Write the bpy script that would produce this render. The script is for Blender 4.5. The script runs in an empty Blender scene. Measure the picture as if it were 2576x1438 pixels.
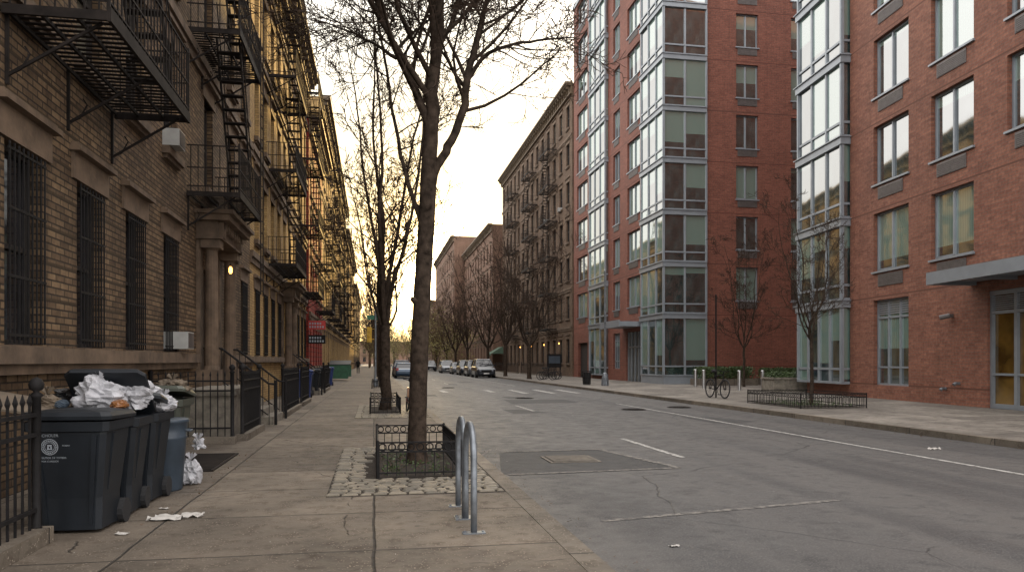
import bpy, math, random
from mathutils import Vector, Matrix, noise
R=random.Random(7)
scn=bpy.context.scene
col=scn.collection
rad=math.radians
# ------------------------------------------------------------------ materials
def nm(name):
    m=bpy.data.materials.new(name); m.use_nodes=True
    nt=m.node_tree; b=nt.nodes['Principled BSDF']
    return m,nt,b
def N(nt,t,**k):
    n=nt.nodes.new(t)
    for a,v in k.items(): setattr(n,a,v)
    return n
def mixc(nt,fac,a,b,mode='MIX'):
    n=nt.nodes.new('ShaderNodeMix'); n.data_type='RGBA'; n.blend_type=mode
    for s,v in ((n.inputs[0],fac),(n.inputs[6],a),(n.inputs[7],b)):
        if hasattr(v,'is_linked'): nt.links.new(v,s)
        elif isinstance(v,(int,float)): s.default_value=v
        else: s.default_value=(v[0],v[1],v[2],1)
    return n.outputs[2]
def ramp(nt,src,p0,p1,c0=(0,0,0),c1=(1,1,1)):
    n=nt.nodes.new('ShaderNodeValToRGB'); e=n.color_ramp.elements
    e[0].position=p0;e[1].position=p1;e[0].color=(*c0,1);e[1].color=(*c1,1)
    nt.links.new(src,n.inputs[0]); return n.outputs[0]
def math_(nt,op,a,b=None,c=None):
    n=nt.nodes.new('ShaderNodeMath'); n.operation=op
    for i,v in enumerate((a,b,c)):
        if v is None: continue
        if isinstance(v,(int,float)): n.inputs[i].default_value=v
        else: nt.links.new(v,n.inputs[i])
    return n.outputs[0]
def noise_(nt,vec,scale,detail=3,rough=.6):
    n=nt.nodes.new('ShaderNodeTexNoise'); n.inputs['Scale'].default_value=scale
    n.inputs['Detail'].default_value=detail; n.inputs['Roughness'].default_value=rough
    if vec is not None: nt.links.new(vec,n.inputs['Vector'])
    return n.outputs[0]
def bump(nt,b,h,st,dist=.02):
    n=nt.nodes.new('ShaderNodeBump'); n.inputs['Strength'].default_value=st; n.inputs['Distance'].default_value=dist
    nt.links.new(h,n.inputs['Height']); nt.links.new(n.outputs[0],b.inputs['Normal'])
def simple(name,c,rough=.6,metal=0,var=.35,sc=6,bmp=0,spec=.5,emit=None,estr=0):
    m,nt,b=nm(name)
    tc=N(nt,'ShaderNodeTexCoord').outputs['Object']
    n1=noise_(nt,tc,sc,3)
    f=ramp(nt,n1,.3,.7)
    c1=[x*(1-var) for x in c]; c2=[min(1,x*(1+var*.6)) for x in c]
    o=mixc(nt,f,c1,c2)
    nt.links.new(o,b.inputs['Base Color'])
    b.inputs['Roughness'].default_value=rough; b.inputs['Metallic'].default_value=metal
    b.inputs['Specular IOR Level'].default_value=spec
    if bmp: bump(nt,b,noise_(nt,tc,sc*7,2),bmp,.01)
    if emit: b.inputs['Emission Color'].default_value=(*emit,1); b.inputs['Emission Strength'].default_value=estr
    return m
def brick(name,c1,c2,mortar,bw=.27,rh=.09,ms=.008,groove=False,grime=.5,rough=.85,band=None,spec=.3,streak=.6):
    m,nt,b=nm(name)
    uv=N(nt,'ShaderNodeTexCoord').outputs['UV']
    bt=N(nt,'ShaderNodeTexBrick'); nt.links.new(uv,bt.inputs['Vector'])
    bt.inputs['Color1'].default_value=(*c1,1);bt.inputs['Color2'].default_value=(*c2,1);bt.inputs['Mortar'].default_value=(*mortar,1)
    bt.inputs['Scale'].default_value=1;bt.inputs['Brick Width'].default_value=bw;bt.inputs['Row Height'].default_value=rh
    bt.inputs['Mortar Size'].default_value=ms;bt.inputs['Mortar Smooth'].default_value=.3
    n1=noise_(nt,uv,.5,4,.65); n2=noise_(nt,uv,9,3)
    o=mixc(nt,ramp(nt,n1,.35,.7),bt.outputs[0],[1-grime]*3,'MULTIPLY')
    o2=mixc(nt,ramp(nt,n2,.35,.75),o,[.6,.57,.55],'MULTIPLY')
    mp=N(nt,'ShaderNodeMapping'); mp.inputs['Scale'].default_value=(3,.12,1); nt.links.new(uv,mp.inputs[0])
    n3=noise_(nt,mp.outputs[0],1.2,3)
    o2=mixc(nt,ramp(nt,n3,.5,.8),o2,[streak,streak*.97,streak*.95],'MULTIPLY')
    h=bt.outputs['Fac']; hh=math_(nt,'SUBTRACT',1.0,h)
    if groove:
        sx=N(nt,'ShaderNodeSeparateXYZ'); nt.links.new(uv,sx.inputs[0])
        g=math_(nt,'FRACT',math_(nt,'DIVIDE',sx.outputs[1],.45))
        g=math_(nt,'LESS_THAN',g,.09)
        lo=math_(nt,'LESS_THAN',sx.outputs[1],groove); g=math_(nt,'MULTIPLY',g,lo)
        g2=math_(nt,'GREATER_THAN',sx.outputs[1],1.5); g=math_(nt,'MULTIPLY',g,g2)
        o2=mixc(nt,g,o2,[c*.2 for c in c1])
        hh=math_(nt,'SUBTRACT',hh,math_(nt,'MULTIPLY',g,2.5))
    if band:
        sx=N(nt,'ShaderNodeSeparateXYZ'); nt.links.new(uv,sx.inputs[0])
        g=math_(nt,'FRACT',math_(nt,'DIVIDE',math_(nt,'SUBTRACT',sx.outputs[1],band[0]),band[1]))
        g=math_(nt,'LESS_THAN',g,.018)
        o2=mixc(nt,g,o2,[c*.35 for c in c1])
    nt.links.new(o2,b.inputs['Base Color'])
    b.inputs['Roughness'].default_value=rough; b.inputs['Specular IOR Level'].default_value=spec
    hh=math_(nt,'ADD',hh,math_(nt,'MULTIPLY',n2,.8))
    bump(nt,b,hh,.8,.016)
    return m
def glass(name,dark,blind,pb,rough=.04,ior=1.7):
    m,nt,b=nm(name)
    uv=N(nt,'ShaderNodeTexCoord').outputs['UV']
    oi=N(nt,'ShaderNodeObjectInfo').outputs['Random']
    sx=N(nt,'ShaderNodeSeparateXYZ'); nt.links.new(uv,sx.inputs[0])
    r2=math_(nt,'FRACT',math_(nt,'MULTIPLY',oi,17.31))
    thr=math_(nt,'SUBTRACT',math_(nt,'MULTIPLY',r2,1.2),.25)
    on=math_(nt,'LESS_THAN',oi,pb)
    g=math_(nt,'GREATER_THAN',sx.outputs[1],thr)
    g=math_(nt,'MULTIPLY',g,on)
    w=N(nt,'ShaderNodeTexWave'); w.inputs['Scale'].default_value=6; w.inputs['Distortion'].default_value=2; nt.links.new(uv,w.inputs[0])
    bc=mixc(nt,w.outputs[1],[x*.8 for x in blind],blind)
    n1=noise_(nt,uv,2.5,3)
    dc=mixc(nt,ramp(nt,n1,.4,.65),dark,[min(1,x*2.6) for x in dark])
    o=mixc(nt,g,dc,bc)
    nt.links.new(o,b.inputs['Base Color'])
    b.inputs['Roughness'].default_value=rough; b.inputs['IOR'].default_value=ior
    b.inputs['Specular IOR Level'].default_value=.7
    tc=N(nt,'ShaderNodeTexCoord').outputs['Object']
    bump(nt,b,noise_(nt,tc,.8,1),.12,.03)
    return m
M={}
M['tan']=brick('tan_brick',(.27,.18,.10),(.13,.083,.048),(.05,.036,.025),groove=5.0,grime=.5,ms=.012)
M['tan2']=brick('sun_tinted_tan_brick',(.58,.385,.155),(.42,.27,.11),(.2,.14,.08),groove=False,grime=.4)  # yellowish tan brick with the gold of low sunlight put into its colour
M['redp']=brick('red_painted_brick',(.34,.05,.035),(.26,.035,.028),(.12,.03,.025),rh=.3,bw=3,ms=.03,grime=.35)
M['brA']=brick('red_brick',(.31,.130,.082),(.21,.080,.052),(.18,.115,.085),bw=.3,rh=.1,ms=.010,grime=.22,band=(4.05,3.5),rough=.7,streak=.8)
M['brB']=brick('dark_red_brick',(.275,.10,.066),(.205,.070,.047),(.15,.085,.062),bw=.34,rh=.12,ms=.012,grime=.22,band=(4.55,3.4),rough=.7,streak=.8)
M['brC']=brick('brown_brick',(.21,.14,.09),(.15,.098,.065),(.11,.08,.06),grime=.45)
M['brD']=brick('haze_paled_red_brick',(.27,.165,.115),(.22,.13,.09),(.17,.12,.09),grime=.35)  # brown-red brick, colour lightened to stand in for distance haze
M['stone']=simple('brownstone',(.125,.085,.055),.85,var=.5,sc=2.5,bmp=.5)
M['roughstone']=simple('grey_stone',(.17,.15,.12),.9,var=.5,sc=5,bmp=.9)
M['cornice']=simple('cornice_paint',(.14,.10,.06),.7,var=.4)
M['iron']=simple('black_iron',(.010,.009,.009),.75,0,var=.5,sc=9,spec=.25)
M['rust']=simple('dark_iron',(.018,.014,.012),.8,0,var=.6,sc=5,spec=.2)
M['frame_old']=simple('dark_window_frame',(.03,.025,.022),.7,spec=.3)
M['alu']=simple('grey_aluminium',(.25,.275,.30),.42,.35,var=.1,sc=2)
M['ptac']=simple('grille_metal',(.12,.105,.10),.5,.2,var=.2)
M['gl_old']=glass('old_window_glass',(.012,.012,.014),(.17,.155,.12),.35,ior=1.5)
M['gl_mod']=glass('tinted_window_glass',(.018,.028,.028),(.15,.235,.205),.82,ior=2.8)
M['gl_car']=simple('car_glass',(.01,.012,.014),.05,var=.1,spec=.8)
M['bark']=simple('bark',(.048,.035,.026),.95,var=.65,sc=9,bmp=1.0,spec=.1)
M['twig']=simple('twig_bark',(.05,.034,.025),.95,var=.4,sc=4,spec=.1)
M['fartwig']=simple('haze_paled_twig_bark',(.11,.075,.05),.95,var=.3,sc=4,spec=.1)  # far trees: haze painted in as a lighter, warmer bark colour
M['steel']=simple('galvanised_steel',(.2,.22,.24),.4,.6,var=.4,sc=8,bmp=.1)
M['stain']=simple('stainless_steel',(.45,.45,.45),.3,.9,var=.1)
M['bin']=simple('dark_plastic',(.009,.012,.016),.5,var=.3,sc=3,bmp=.08,spec=.35)
M['binblue']=simple('slate_plastic',(.035,.05,.068),.5,var=.3,sc=4)
M['bingreen']=simple('olive_plastic',(.045,.05,.038),.5,var=.3,sc=4)
M['royal']=simple('blue_plastic',(.012,.03,.13),.45,var=.3,sc=4)
M['green']=simple('green_paint',(.03,.11,.06),.5,var=.3,sc=4)
M['bag']=simple('white_plastic_film',(.40,.40,.42),.35,var=.3,sc=9,bmp=.5)
M['bagblk']=simple('black_plastic_film',(.012,.012,.013),.3,var=.2,sc=9,bmp=.6)
M['amber']=simple('amber_plastic',(.2,.08,.025),.2,var=.3,sc=9)
M['card']=simple('cardboard',(.13,.10,.07),.85,var=.4,sc=4)
M['paper']=simple('paper',(.4,.38,.35),.8,var=.2,sc=9)
M['white']=simple('white_paint',(.62,.61,.58),.7,var=.35,sc=3)
M['emb']=simple('printed_white',(.3,.33,.36),.6,var=.2,sc=20)
M['acw']=simple('air_conditioner_casing',(.36,.36,.34),.5,var=.15,sc=4)
M['rubber']=simple('tyre_rubber',(.014,.014,.015),.8,var=.3)
M['red']=simple('sign_red',(.45,.03,.025),.5,var=.15)
M['yellow']=simple('signal_yellow',(.55,.33,.02),.45,var=.15)
M['signgreen']=simple('sign_green',(.01,.12,.06),.4,var=.1)
M['leaf']=simple('leaf_green',(.045,.075,.02),.6,var=.5,sc=10)
M['leafdry']=simple('dry_leaf',(.11,.06,.03),.8,var=.5,sc=10)
M['bud']=simple('spring_bud_leaf',(.22,.19,.06),.7,var=.5,sc=6)
M['soil']=simple('soil',(.035,.026,.018),.98,var=.5,sc=14,bmp=1)
M['door']=simple('door_paint',(.03,.022,.018),.4)
M['roof']=simple('roof_tar',(.06,.055,.05),.9)
M['lamp']=simple('lit_lamp',(1,.6,.2),.5,emit=(1,.45,.1),estr=6)
M['ylw']=simple('warm_lobby_glass',(.13,.075,.015),.08,var=.75,sc=.8,spec=.8)
M['lobby']=simple('grey_lobby_glass',(.07,.065,.05),.06,var=.7,sc=.8,spec=.8)
M['headl']=simple('headlight_lens',(.6,.62,.65),.1,var=.1,spec=.9)
M['taill']=simple('tail_lens',(.3,.01,.01),.2,var=.1)
M['awn']=simple('awning_green',(.08,.13,.09),.8)
M['grate']=simple('worn_iron_grate',(.15,.13,.105),.7,.2,var=.4,sc=6)
def paint(n,c):
    m=simple(n,c,.28,.3,var=.08); m.node_tree.nodes['Principled BSDF'].inputs['Coat Weight'].default_value=.6; return m
M['pdark']=paint('dark_car_paint',(.015,.02,.028)); M['psilv']=paint('silver_car_paint',(.14,.155,.17)); M['pwhite']=paint('grey_car_paint',(.07,.08,.095)); M['pblue']=paint('blue_car_paint',(.03,.06,.1))
def concrete(name,base,x0,sx,sy,offy,spk=True):
    m,nt,b=nm(name)
    tc=N(nt,'ShaderNodeTexCoord').outputs['Object']
    s=N(nt,'ShaderNodeSeparateXYZ'); nt.links.new(tc,s.inputs[0])
    wob=noise_(nt,tc,1.3,2)
    wb=math_(nt,'MULTIPLY',math_(nt,'SUBTRACT',wob,.5),.04)
    fx=math_(nt,'DIVIDE',math_(nt,'ADD',math_(nt,'SUBTRACT',s.outputs[0],x0),wb),sx)
    fy=math_(nt,'DIVIDE',math_(nt,'ADD',math_(nt,'SUBTRACT',s.outputs[1],offy),wb),sy)
    dx=math_(nt,'MULTIPLY',math_(nt,'ABSOLUTE',math_(nt,'SUBTRACT',math_(nt,'FRACT',math_(nt,'ADD',fx,.5)),.5)),sx)
    dy=math_(nt,'MULTIPLY',math_(nt,'ABSOLUTE',math_(nt,'SUBTRACT',math_(nt,'FRACT',math_(nt,'ADD',fy,.5)),.5)),sy)
    d=math_(nt,'MINIMUM',dx,dy)
    j=ramp(nt,d,.006,.016,(1,1,1),(0,0,0))
    cx=math_(nt,'FLOOR',fx);cy=math_(nt,'FLOOR',fy)
    cmb=N(nt,'ShaderNodeCombineXYZ'); nt.links.new(cx,cmb.inputs[0]);nt.links.new(cy,cmb.inputs[1])
    wn=N(nt,'ShaderNodeTexWhiteNoise'); nt.links.new(cmb.outputs[0],wn.inputs['Vector'])
    tone=ramp(nt,wn.outputs['Value'],0,1,(.66,.64,.62),(1.12,1.1,1.06))
    n1=noise_(nt,tc,.9,5,.65); n2=noise_(nt,tc,45,2); n3=noise_(nt,tc,5,4,.7)
    o=mixc(nt,ramp(nt,n1,.35,.68),[c*.58 for c in base],[c*1.15 for c in base])
    o=mixc(nt,1.0,o,tone,'MULTIPLY')
    o=mixc(nt,ramp(nt,n3,.5,.7),o,[.62,.58,.54],'MULTIPLY')
    if spk:
        vo=N(nt,'ShaderNodeTexVoronoi'); vo.inputs['Scale'].default_value=34; nt.links.new(tc,vo.inputs[0])
        sp=math_(nt,'MULTIPLY',ramp(nt,vo.outputs['Distance'],.12,.26,(1,1,1),(0,0,0)),ramp(nt,n3,.42,.6))
        o=mixc(nt,sp,o,[c*2.2 for c in base])
    v2=N(nt,'ShaderNodeTexVoronoi'); v2.inputs['Scale'].default_value=2.2; nt.links.new(tc,v2.inputs[0])
    o=mixc(nt,ramp(nt,v2.outputs['Distance'],.04,.065,(1,1,1),(0,0,0)),o,[c*.4 for c in base])
    v3=N(nt,'ShaderNodeTexVoronoi'); v3.feature='DISTANCE_TO_EDGE'; v3.inputs['Scale'].default_value=.4
    nn=N(nt,'ShaderNodeTexNoise'); nn.inputs['Scale'].default_value=1.5; nn.inputs['Detail'].default_value=3; nt.links.new(tc,nn.inputs[0])
    mpv=mixc(nt,.25,tc,nn.outputs[1]); nt.links.new(mpv,v3.inputs[0])
    ck=math_(nt,'MULTIPLY',ramp(nt,v3.outputs['Distance'],.0012,.004,(1,1,1),(0,0,0)),ramp(nt,n1,.52,.58))
    jj=math_(nt,'MAXIMUM',j,ck)
    o=mixc(nt,jj,o,[c*.14 for c in base])
    nt.links.new(o,b.inputs['Base Color']); b.inputs['Specular IOR Level'].default_value=.35
    rr=ramp(nt,n3,.3,.8,(.55,.55,.55),(.88,.88,.88)); nt.links.new(rr,b.inputs['Roughness'])
    h=math_(nt,'SUBTRACT',math_(nt,'ADD',math_(nt,'MULTIPLY',n2,.25),math_(nt,'MULTIPLY',n3,.3)),math_(nt,'MULTIPLY',jj,1.5))
    bump(nt,b,h,.6,.014)
    return m
M['walkL']=concrete('pavement_slabs',(.162,.136,.108),0,1.93,1.55,6.2)
M['walkR']=concrete('pale_pavement_slabs',(.225,.208,.185),0,1.5,1.5,.3,False)
M['kerb']=concrete('kerb_stone',(.18,.155,.125),.3,9,2.4,1)
def asphalt():
    m,nt,b=nm('asphalt')
    tc=N(nt,'ShaderNodeTexCoord').outputs['Object']
    n1=noise_(nt,tc,.35,5,.6); n2=noise_(nt,tc,60,1); n3=noise_(nt,tc,3,4,.7)
    mp=N(nt,'ShaderNodeMapping'); mp.inputs['Scale'].default_value=(.55,.03,1); nt.links.new(tc,mp.inputs[0])
    n4=noise_(nt,mp.outputs[0],1.5,2)
    o=mixc(nt,ramp(nt,n1,.38,.62),(.028,.027,.028),(.056,.055,.054))
    o=mixc(nt,ramp(nt,n4,.42,.6),o,(.074,.070,.066))
    o=mixc(nt,ramp(nt,n3,.52,.72),o,(.026,.025,.025))
    o=mixc(nt,ramp(nt,n2,.5,.75),o,(.12,.115,.107))
    v3=N(nt,'ShaderNodeTexVoronoi'); v3.feature='DISTANCE_TO_EDGE'; v3.inputs['Scale'].default_value=.3
    nn=N(nt,'ShaderNodeTexNoise'); nn.inputs['Scale'].default_value=1.2; nn.inputs['Detail'].default_value=3; nt.links.new(tc,nn.inputs[0])
    mpv=mixc(nt,.25,tc,nn.outputs[1]); nt.links.new(mpv,v3.inputs[0])
    ck=math_(nt,'MULTIPLY',ramp(nt,v3.outputs['Distance'],.001,.0035,(1,1,1),(0,0,0)),ramp(nt,n1,.47,.56))
    o=mixc(nt,ck,o,(.013,.013,.013))
    nt.links.new(o,b.inputs['Base Color'])
    nt.links.new(ramp(nt,n3,.3,.8,(.48,.48,.48),(.8,.8,.8)),b.inputs['Roughness'])
    b.inputs['Specular IOR Level'].default_value=.5
    h=math_(nt,'SUBTRACT',math_(nt,'ADD',n2,math_(nt,'MULTIPLY',n3,.4)),math_(nt,'MULTIPLY',ck,2))
    bump(nt,b,h,.5,.009)
    return m
M['asph']=asphalt()
M['patch']=simple('asphalt_patch',(.043,.042,.041),.75,var=.35,sc=5,bmp=.6)
def wornpaint(name,c,thr):
    m,nt,b=nm(name); tc=N(nt,'ShaderNodeTexCoord').outputs['Object']
    n=noise_(nt,tc,14,4,.8); o=mixc(nt,ramp(nt,n,thr,thr+.12),(.055,.053,.05),c); nt.links.new(o,b.inputs['Base Color']); b.inputs['Roughness'].default_value=.75
    return m
M['line']=wornpaint('road_paint',(.40,.39,.36),.40)
M['faint']=wornpaint('worn_road_paint',(.19,.175,.155),.44)
def cobmat():
    m,nt,b=nm('cobble_stone'); g=N(nt,'ShaderNodeNewGeometry').outputs['Random Per Island']
    tc=N(nt,'ShaderNodeTexCoord').outputs['Object']
    o=mixc(nt,g,(.10,.09,.07),(.25,.215,.16)); o=mixc(nt,noise_(nt,tc,30,3),o,(.6,.58,.55),'MULTIPLY')
    nt.links.new(o,b.inputs['Base Color']); b.inputs['Roughness'].default_value=.5; bump(nt,b,noise_(nt,tc,40,2),.6,.01); return m
M['cob']=cobmat()
# ------------------------------------------------------------------ mesh builder
class MB:
    def __init__(s): s.v=[];s.f=[];s.m=[];s.uv={}
    def face(s,pts,m=0,uv=None):
        i=len(s.v); s.v+=[tuple(p) for p in pts]; s.f.append(tuple(range(i,i+len(pts)))); s.m.append(m)
        if uv: s.uv[len(s.f)-1]=uv
    def hexa(s,p,m=0):
        i=len(s.v); s.v+=[tuple(q) for q in p]
        for f in ((0,3,2,1),(4,5,6,7),(0,1,5,4),(1,2,6,5),(2,3,7,6),(3,0,4,7)):
            s.f.append(tuple(i+k for k in f)); s.m.append(m)
    def box(s,x0,x1,y0,y1,z0,z1,m=0,T=None):
        p=[(x0,y0,z0),(x1,y0,z0),(x1,y1,z0),(x0,y1,z0),(x0,y0,z1),(x1,y0,z1),(x1,y1,z1),(x0,y1,z1)]
        if T: p=[T(*q) for q in p]
        s.hexa(p,m)
    def bar(s,a,b,w,m=0):
        s.tube([a,b],[w,w],4,m)
    def tube(s,pts,rs,n=6,m=0,cap=True):
        pts=[Vector(p) for p in pts]; base=len(s.v); k=len(pts)
        up=None
        for i,p in enumerate(pts):
            d=(pts[min(i+1,k-1)]-pts[max(i-1,0)])
            if d.length<1e-9: d=Vector((0,0,1))
            d.normalize()
            if up is None:
                up=Vector((0,0,1)) if abs(d.z)<.9 else Vector((1,0,0))
            a=d.cross(up)
            if a.length<1e-6: a=d.cross(Vector((0,1,0)))
            a.normalize(); b2=a.cross(d); up=b2
            r=rs[i] if isinstance(rs,(list,tuple)) else rs
            for j in range(n):
                t=2*math.pi*(j+.5)/n
                q=p+a*(math.cos(t)*r)+b2*(math.sin(t)*r); s.v.append((q.x,q.y,q.z))
        for i in range(k-1):
            for j in range(n):
                j2=(j+1)%n; s.f.append((base+i*n+j,base+i*n+j2,base+(i+1)*n+j2,base+(i+1)*n+j)); s.m.append(m)
        if cap:
            s.f.append(tuple(base+j for j in range(n))[::-1]); s.m.append(m)
            s.f.append(tuple(base+(k-1)*n+j for j in range(n))); s.m.append(m)
    def cyl(s,c,r,z0,z1,n=12,m=0,r2=None):
        s.tube([(c[0],c[1],z0),(c[0],c[1],z1)],[r,r if r2 is None else r2],n,m)
    def ring(s,c,ax,r,t,n=20,k=5,m=0):
        c=Vector(c); ax=Vector(ax).normalized(); a=ax.orthogonal().normalized(); b2=ax.cross(a)
        base=len(s.v)
        for i in range(n):
            th=2*math.pi*i/n; rd=a*math.cos(th)+b2*math.sin(th)
            for j in range(k):
                ph=2*math.pi*j/k; q=c+rd*(r+t*math.cos(ph))+ax*(t*math.sin(ph)); s.v.append((q.x,q.y,q.z))
        for i in range(n):
            for j in range(k):
                s.f.append((base+i*k+j,base+((i+1)%n)*k+j,base+((i+1)%n)*k+(j+1)%k,base+i*k+(j+1)%k)); s.m.append(m)
    def mesh(s,name,mats,off=None,smooth=False):
        me=bpy.data.meshes.new(name)
        v=s.v
        if off is not None: v=[(a-off[0],b-off[1],c-off[2]) for a,b,c in s.v]
        me.from_pydata(v,[],s.f)
        for m in mats: me.materials.append(M[m])
        if len(mats)>1: me.polygons.foreach_set('material_index',s.m)
        if len(s.f)<40000:
            ul=me.uv_layers.new(name='UVMap').data
            co=s.v
            for p in me.polygons:
                cu=s.uv.get(p.index)
                if cu:
                    for li,t in zip(p.loop_indices,cu): ul[li].uv=t
                else:
                    n=p.normal; a=abs(n.x);b=abs(n.y);c=abs(n.z)
                    for li in p.loop_indices:
                        q=co[me.loops[li].vertex_index]
                        ul[li].uv=(q[0],q[1]) if c>=a and c>=b else ((q[1],q[2]) if a>b else (q[0],q[2]))
        if smooth: me.polygons.foreach_set('use_smooth',[True]*len(me.polygons))
        me.update(); return me
def ob(name,me,parent=None,loc=(0,0,0),rz=0,rot=None):
    o=bpy.data.objects.new(name,me); col.objects.link(o)
    if parent: o.parent=parent
    o.location=loc; o.rotation_euler=rot if rot else (0,0,rz); return o
def thing(name,label,cat,loc=(0,0,0),rz=0,group=None,rot=None):
    o=bpy.data.objects.new(name,None); o.empty_display_size=.3; col.objects.link(o); o.location=loc; o.rotation_euler=rot if rot else (0,0,rz)
    o['label']=label;o['category']=cat
    if group:o['group']=group
    return o
def wpart(name,mb,mats,parent,smooth=False):
    l=parent.location; return ob(name,mb.mesh(name,mats,off=(l.x,l.y,l.z),smooth=smooth),parent)
def lpart(name,mb,mats,parent,smooth=False):
    return ob(name,mb.mesh(name,mats,smooth=smooth),parent)
def struct(name,mb,mats,smooth=False):
    o=ob(name,mb.mesh(name,mats,smooth=smooth)); o['kind']='structure'; return o
# ------------------------------------------------------------------ ground
mb=MB(); mb.face([(-1500,-300,-.134),(1500,-300,-.134),(1500,2500,-.134),(-1500,2500,-.134)]); struct('ground',mb,['patch'])
mb=MB(); mb.face([(1.7,-30,-.13),(11.85,-30,-.13),(11.85,600,-.13),(1.7,600,-.13)]); struct('road',mb,['asph'])
mb=MB(); mb.box(-4.3,1.5,-20,600,-.3,0); struct('pavement',mb,['walkL'])
mb=MB(); mb.box(1.502,1.7,-20,600,-.3,.004); struct('kerb',mb,['kerb'])
mb=MB(); mb.box(12.03,70,-20,600,-.3,0); struct('pavement',mb,['walkR'])
mb=MB(); mb.box(11.85,12.028,-20,600,-.3,.004); struct('kerb',mb,['kerb'])
def sheet(name,pts,z,mat):
    mb=MB(); mb.face([(x,y,z) for x,y in pts]); return struct(name,mb,[mat])
def strip(mb,a,b,w,z):
    a=Vector((a[0],a[1]));b=Vector((b[0],b[1]));d=(b-a).normalized();n=Vector((-d.y,d.x))*w/2
    mb.face([(*(a-n),z),(*(b-n),z),(*(b+n),z),(*(a+n),z)])
mb=MB(); strip(mb,(9.2,2),(9.2,28.5),.1,-.126); strip(mb,(9.2,50),(9.2,200),.1,-.126)
for y in (12.3,24.6,54,66,78,90,102,114,126,138): strip(mb,(5.15,y),(5.15,y+3.2),.11,-.126)
for i,x in enumerate((2.3,3.7,6.2,7.6,9.0,10.3)): strip(mb,(x,38.0 if i>2 else 40),(x,43),.3,-.1255)
struct('road_marking',mb,['line'])
mb=MB(); strip(mb,(2.3,7.55),(5.4,8.2),.09,-.1255); strip(mb,(1.75,12.9),(2.15,14.1),.05,-.1255)
strip(mb,(1.9,10.85),(4.6,11.1),.11,-.1225);strip(mb,(4.6,11.15),(4.1,13.6),.13,-.122);strip(mb,(4.1,13.68),(2.3,13.58),.09,-.1225)
struct('worn_road_marking',mb,['faint'])
mb=MB(); mb.face([(1.8,10.9,-.1265),(4.6,11.15,-.1265),(4.1,13.6,-.1265),(2.2,13.5,-.1265)])
mb.face([(5.2,29,-.1265),(8,29.4,-.1265),(8,32,-.1265),(5.4,32,-.1265)])
for q in range(6):
    a=R.uniform(2,9);b=R.uniform(17,60);mb.face([(a,b,-.1272),(a+R.uniform(.6,1.5),b+.2,-.1272),(a+R.uniform(.6,1.6),b+2,-.1272),(a,b+2.2,-.1272)])
struct('road_patch',mb,['patch'])
t=thing('utility_cover','rusty rectangular metal utility cover set in asphalt','cover',(3.2,12.35,-.124))
mb=MB(); mb.box(-.42,.42,-.4,.4,0,.012); lpart('cover_frame',mb,['grate'],t)
mb=MB(); mb.box(-.37,.37,-.36,.36,.012,.014); lpart('cover_plate',mb,['iron'],t)
mb=MB()
for i in range(9): mb.box(-.35,.35,-.34+i*.082,-.30+i*.082,.0135,.024)
lpart('cover_ribs',mb,['grate'],t)
for p in ((8.6,24.7),(10.6,25.6),(6.5,33),(4.5,47)):
    t=thing('manhole_cover','round iron manhole cover flush with the asphalt','manhole cover',(p[0],p[1],-.127),group='manhole covers in the road')
    mb=MB(); mb.cyl((0,0),.42,0,.01,24); mb.ring((0,0,.012),(0,0,1),.36,.012,24,4); mb.ring((0,0,.012),(0,0,1),.2,.012,18,4); lpart('cover',mb,['rust'],t)
# ------------------------------------------------------------------ facade helpers
def frame(O,D,Nn):
    def P(u,n,z): return (O[0]+D[0]*u+Nn[0]*n, O[1]+D[1]*u+Nn[1]*n, z)
    return P
def facade(parent,P,u0,u1,z0,z1,ops,mat,depth=.22,n=0,name='wall'):
    mb=MB()
    us=sorted(set([u0,u1]+[a for o in ops for a in o[:2]]))
    us=[u for u in us if u0<=u<=u1]
    for i in range(len(us)-1):
        cu=(us[i]+us[i+1])/2; colo=[o for o in ops if o[0]<cu<o[1]]
        zz=sorted(set([z0,z1]+[a for o in colo for a in o[2:4]]))
        for j in range(len(zz)-1):
            cz=(zz[j]+zz[j+1])/2
            if any(o[2]<cz<o[3] for o in colo): continue
            a,b,c,d=us[i],us[i+1],zz[j],zz[j+1]
            mb.face([P(a,n,c),P(b,n,c),P(b,n,d),P(a,n,d)],0,[(a,c),(b,c),(b,d),(a,d)])
    for a,b,c,d in [o[:4] for o in ops]:
        mb.face([P(a,n,c),P(a,n-depth,c),P(a,n-depth,d),P(a,n,d)],0,[(a,c),(a+depth,c),(a+depth,d),(a,d)])
        mb.face([P(b,n,c),P(b,n-depth,c),P(b,n-depth,d),P(b,n,d)],0,[(b,c),(b+depth,c),(b+depth,d),(b,d)])
        mb.face([P(a,n,c),P(b,n,c),P(b,n-depth,c),P(a,n-depth,c)],0,[(a,c),(b,c),(b,c+depth),(a,c+depth)])
        mb.face([P(a,n,d),P(b,n,d),P(b,n-depth,d),P(a,n-depth,d)],0,[(a,d),(b,d),(b,d+depth),(a,d+depth)])
    return wpart(name,mb,[mat],parent)
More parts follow.
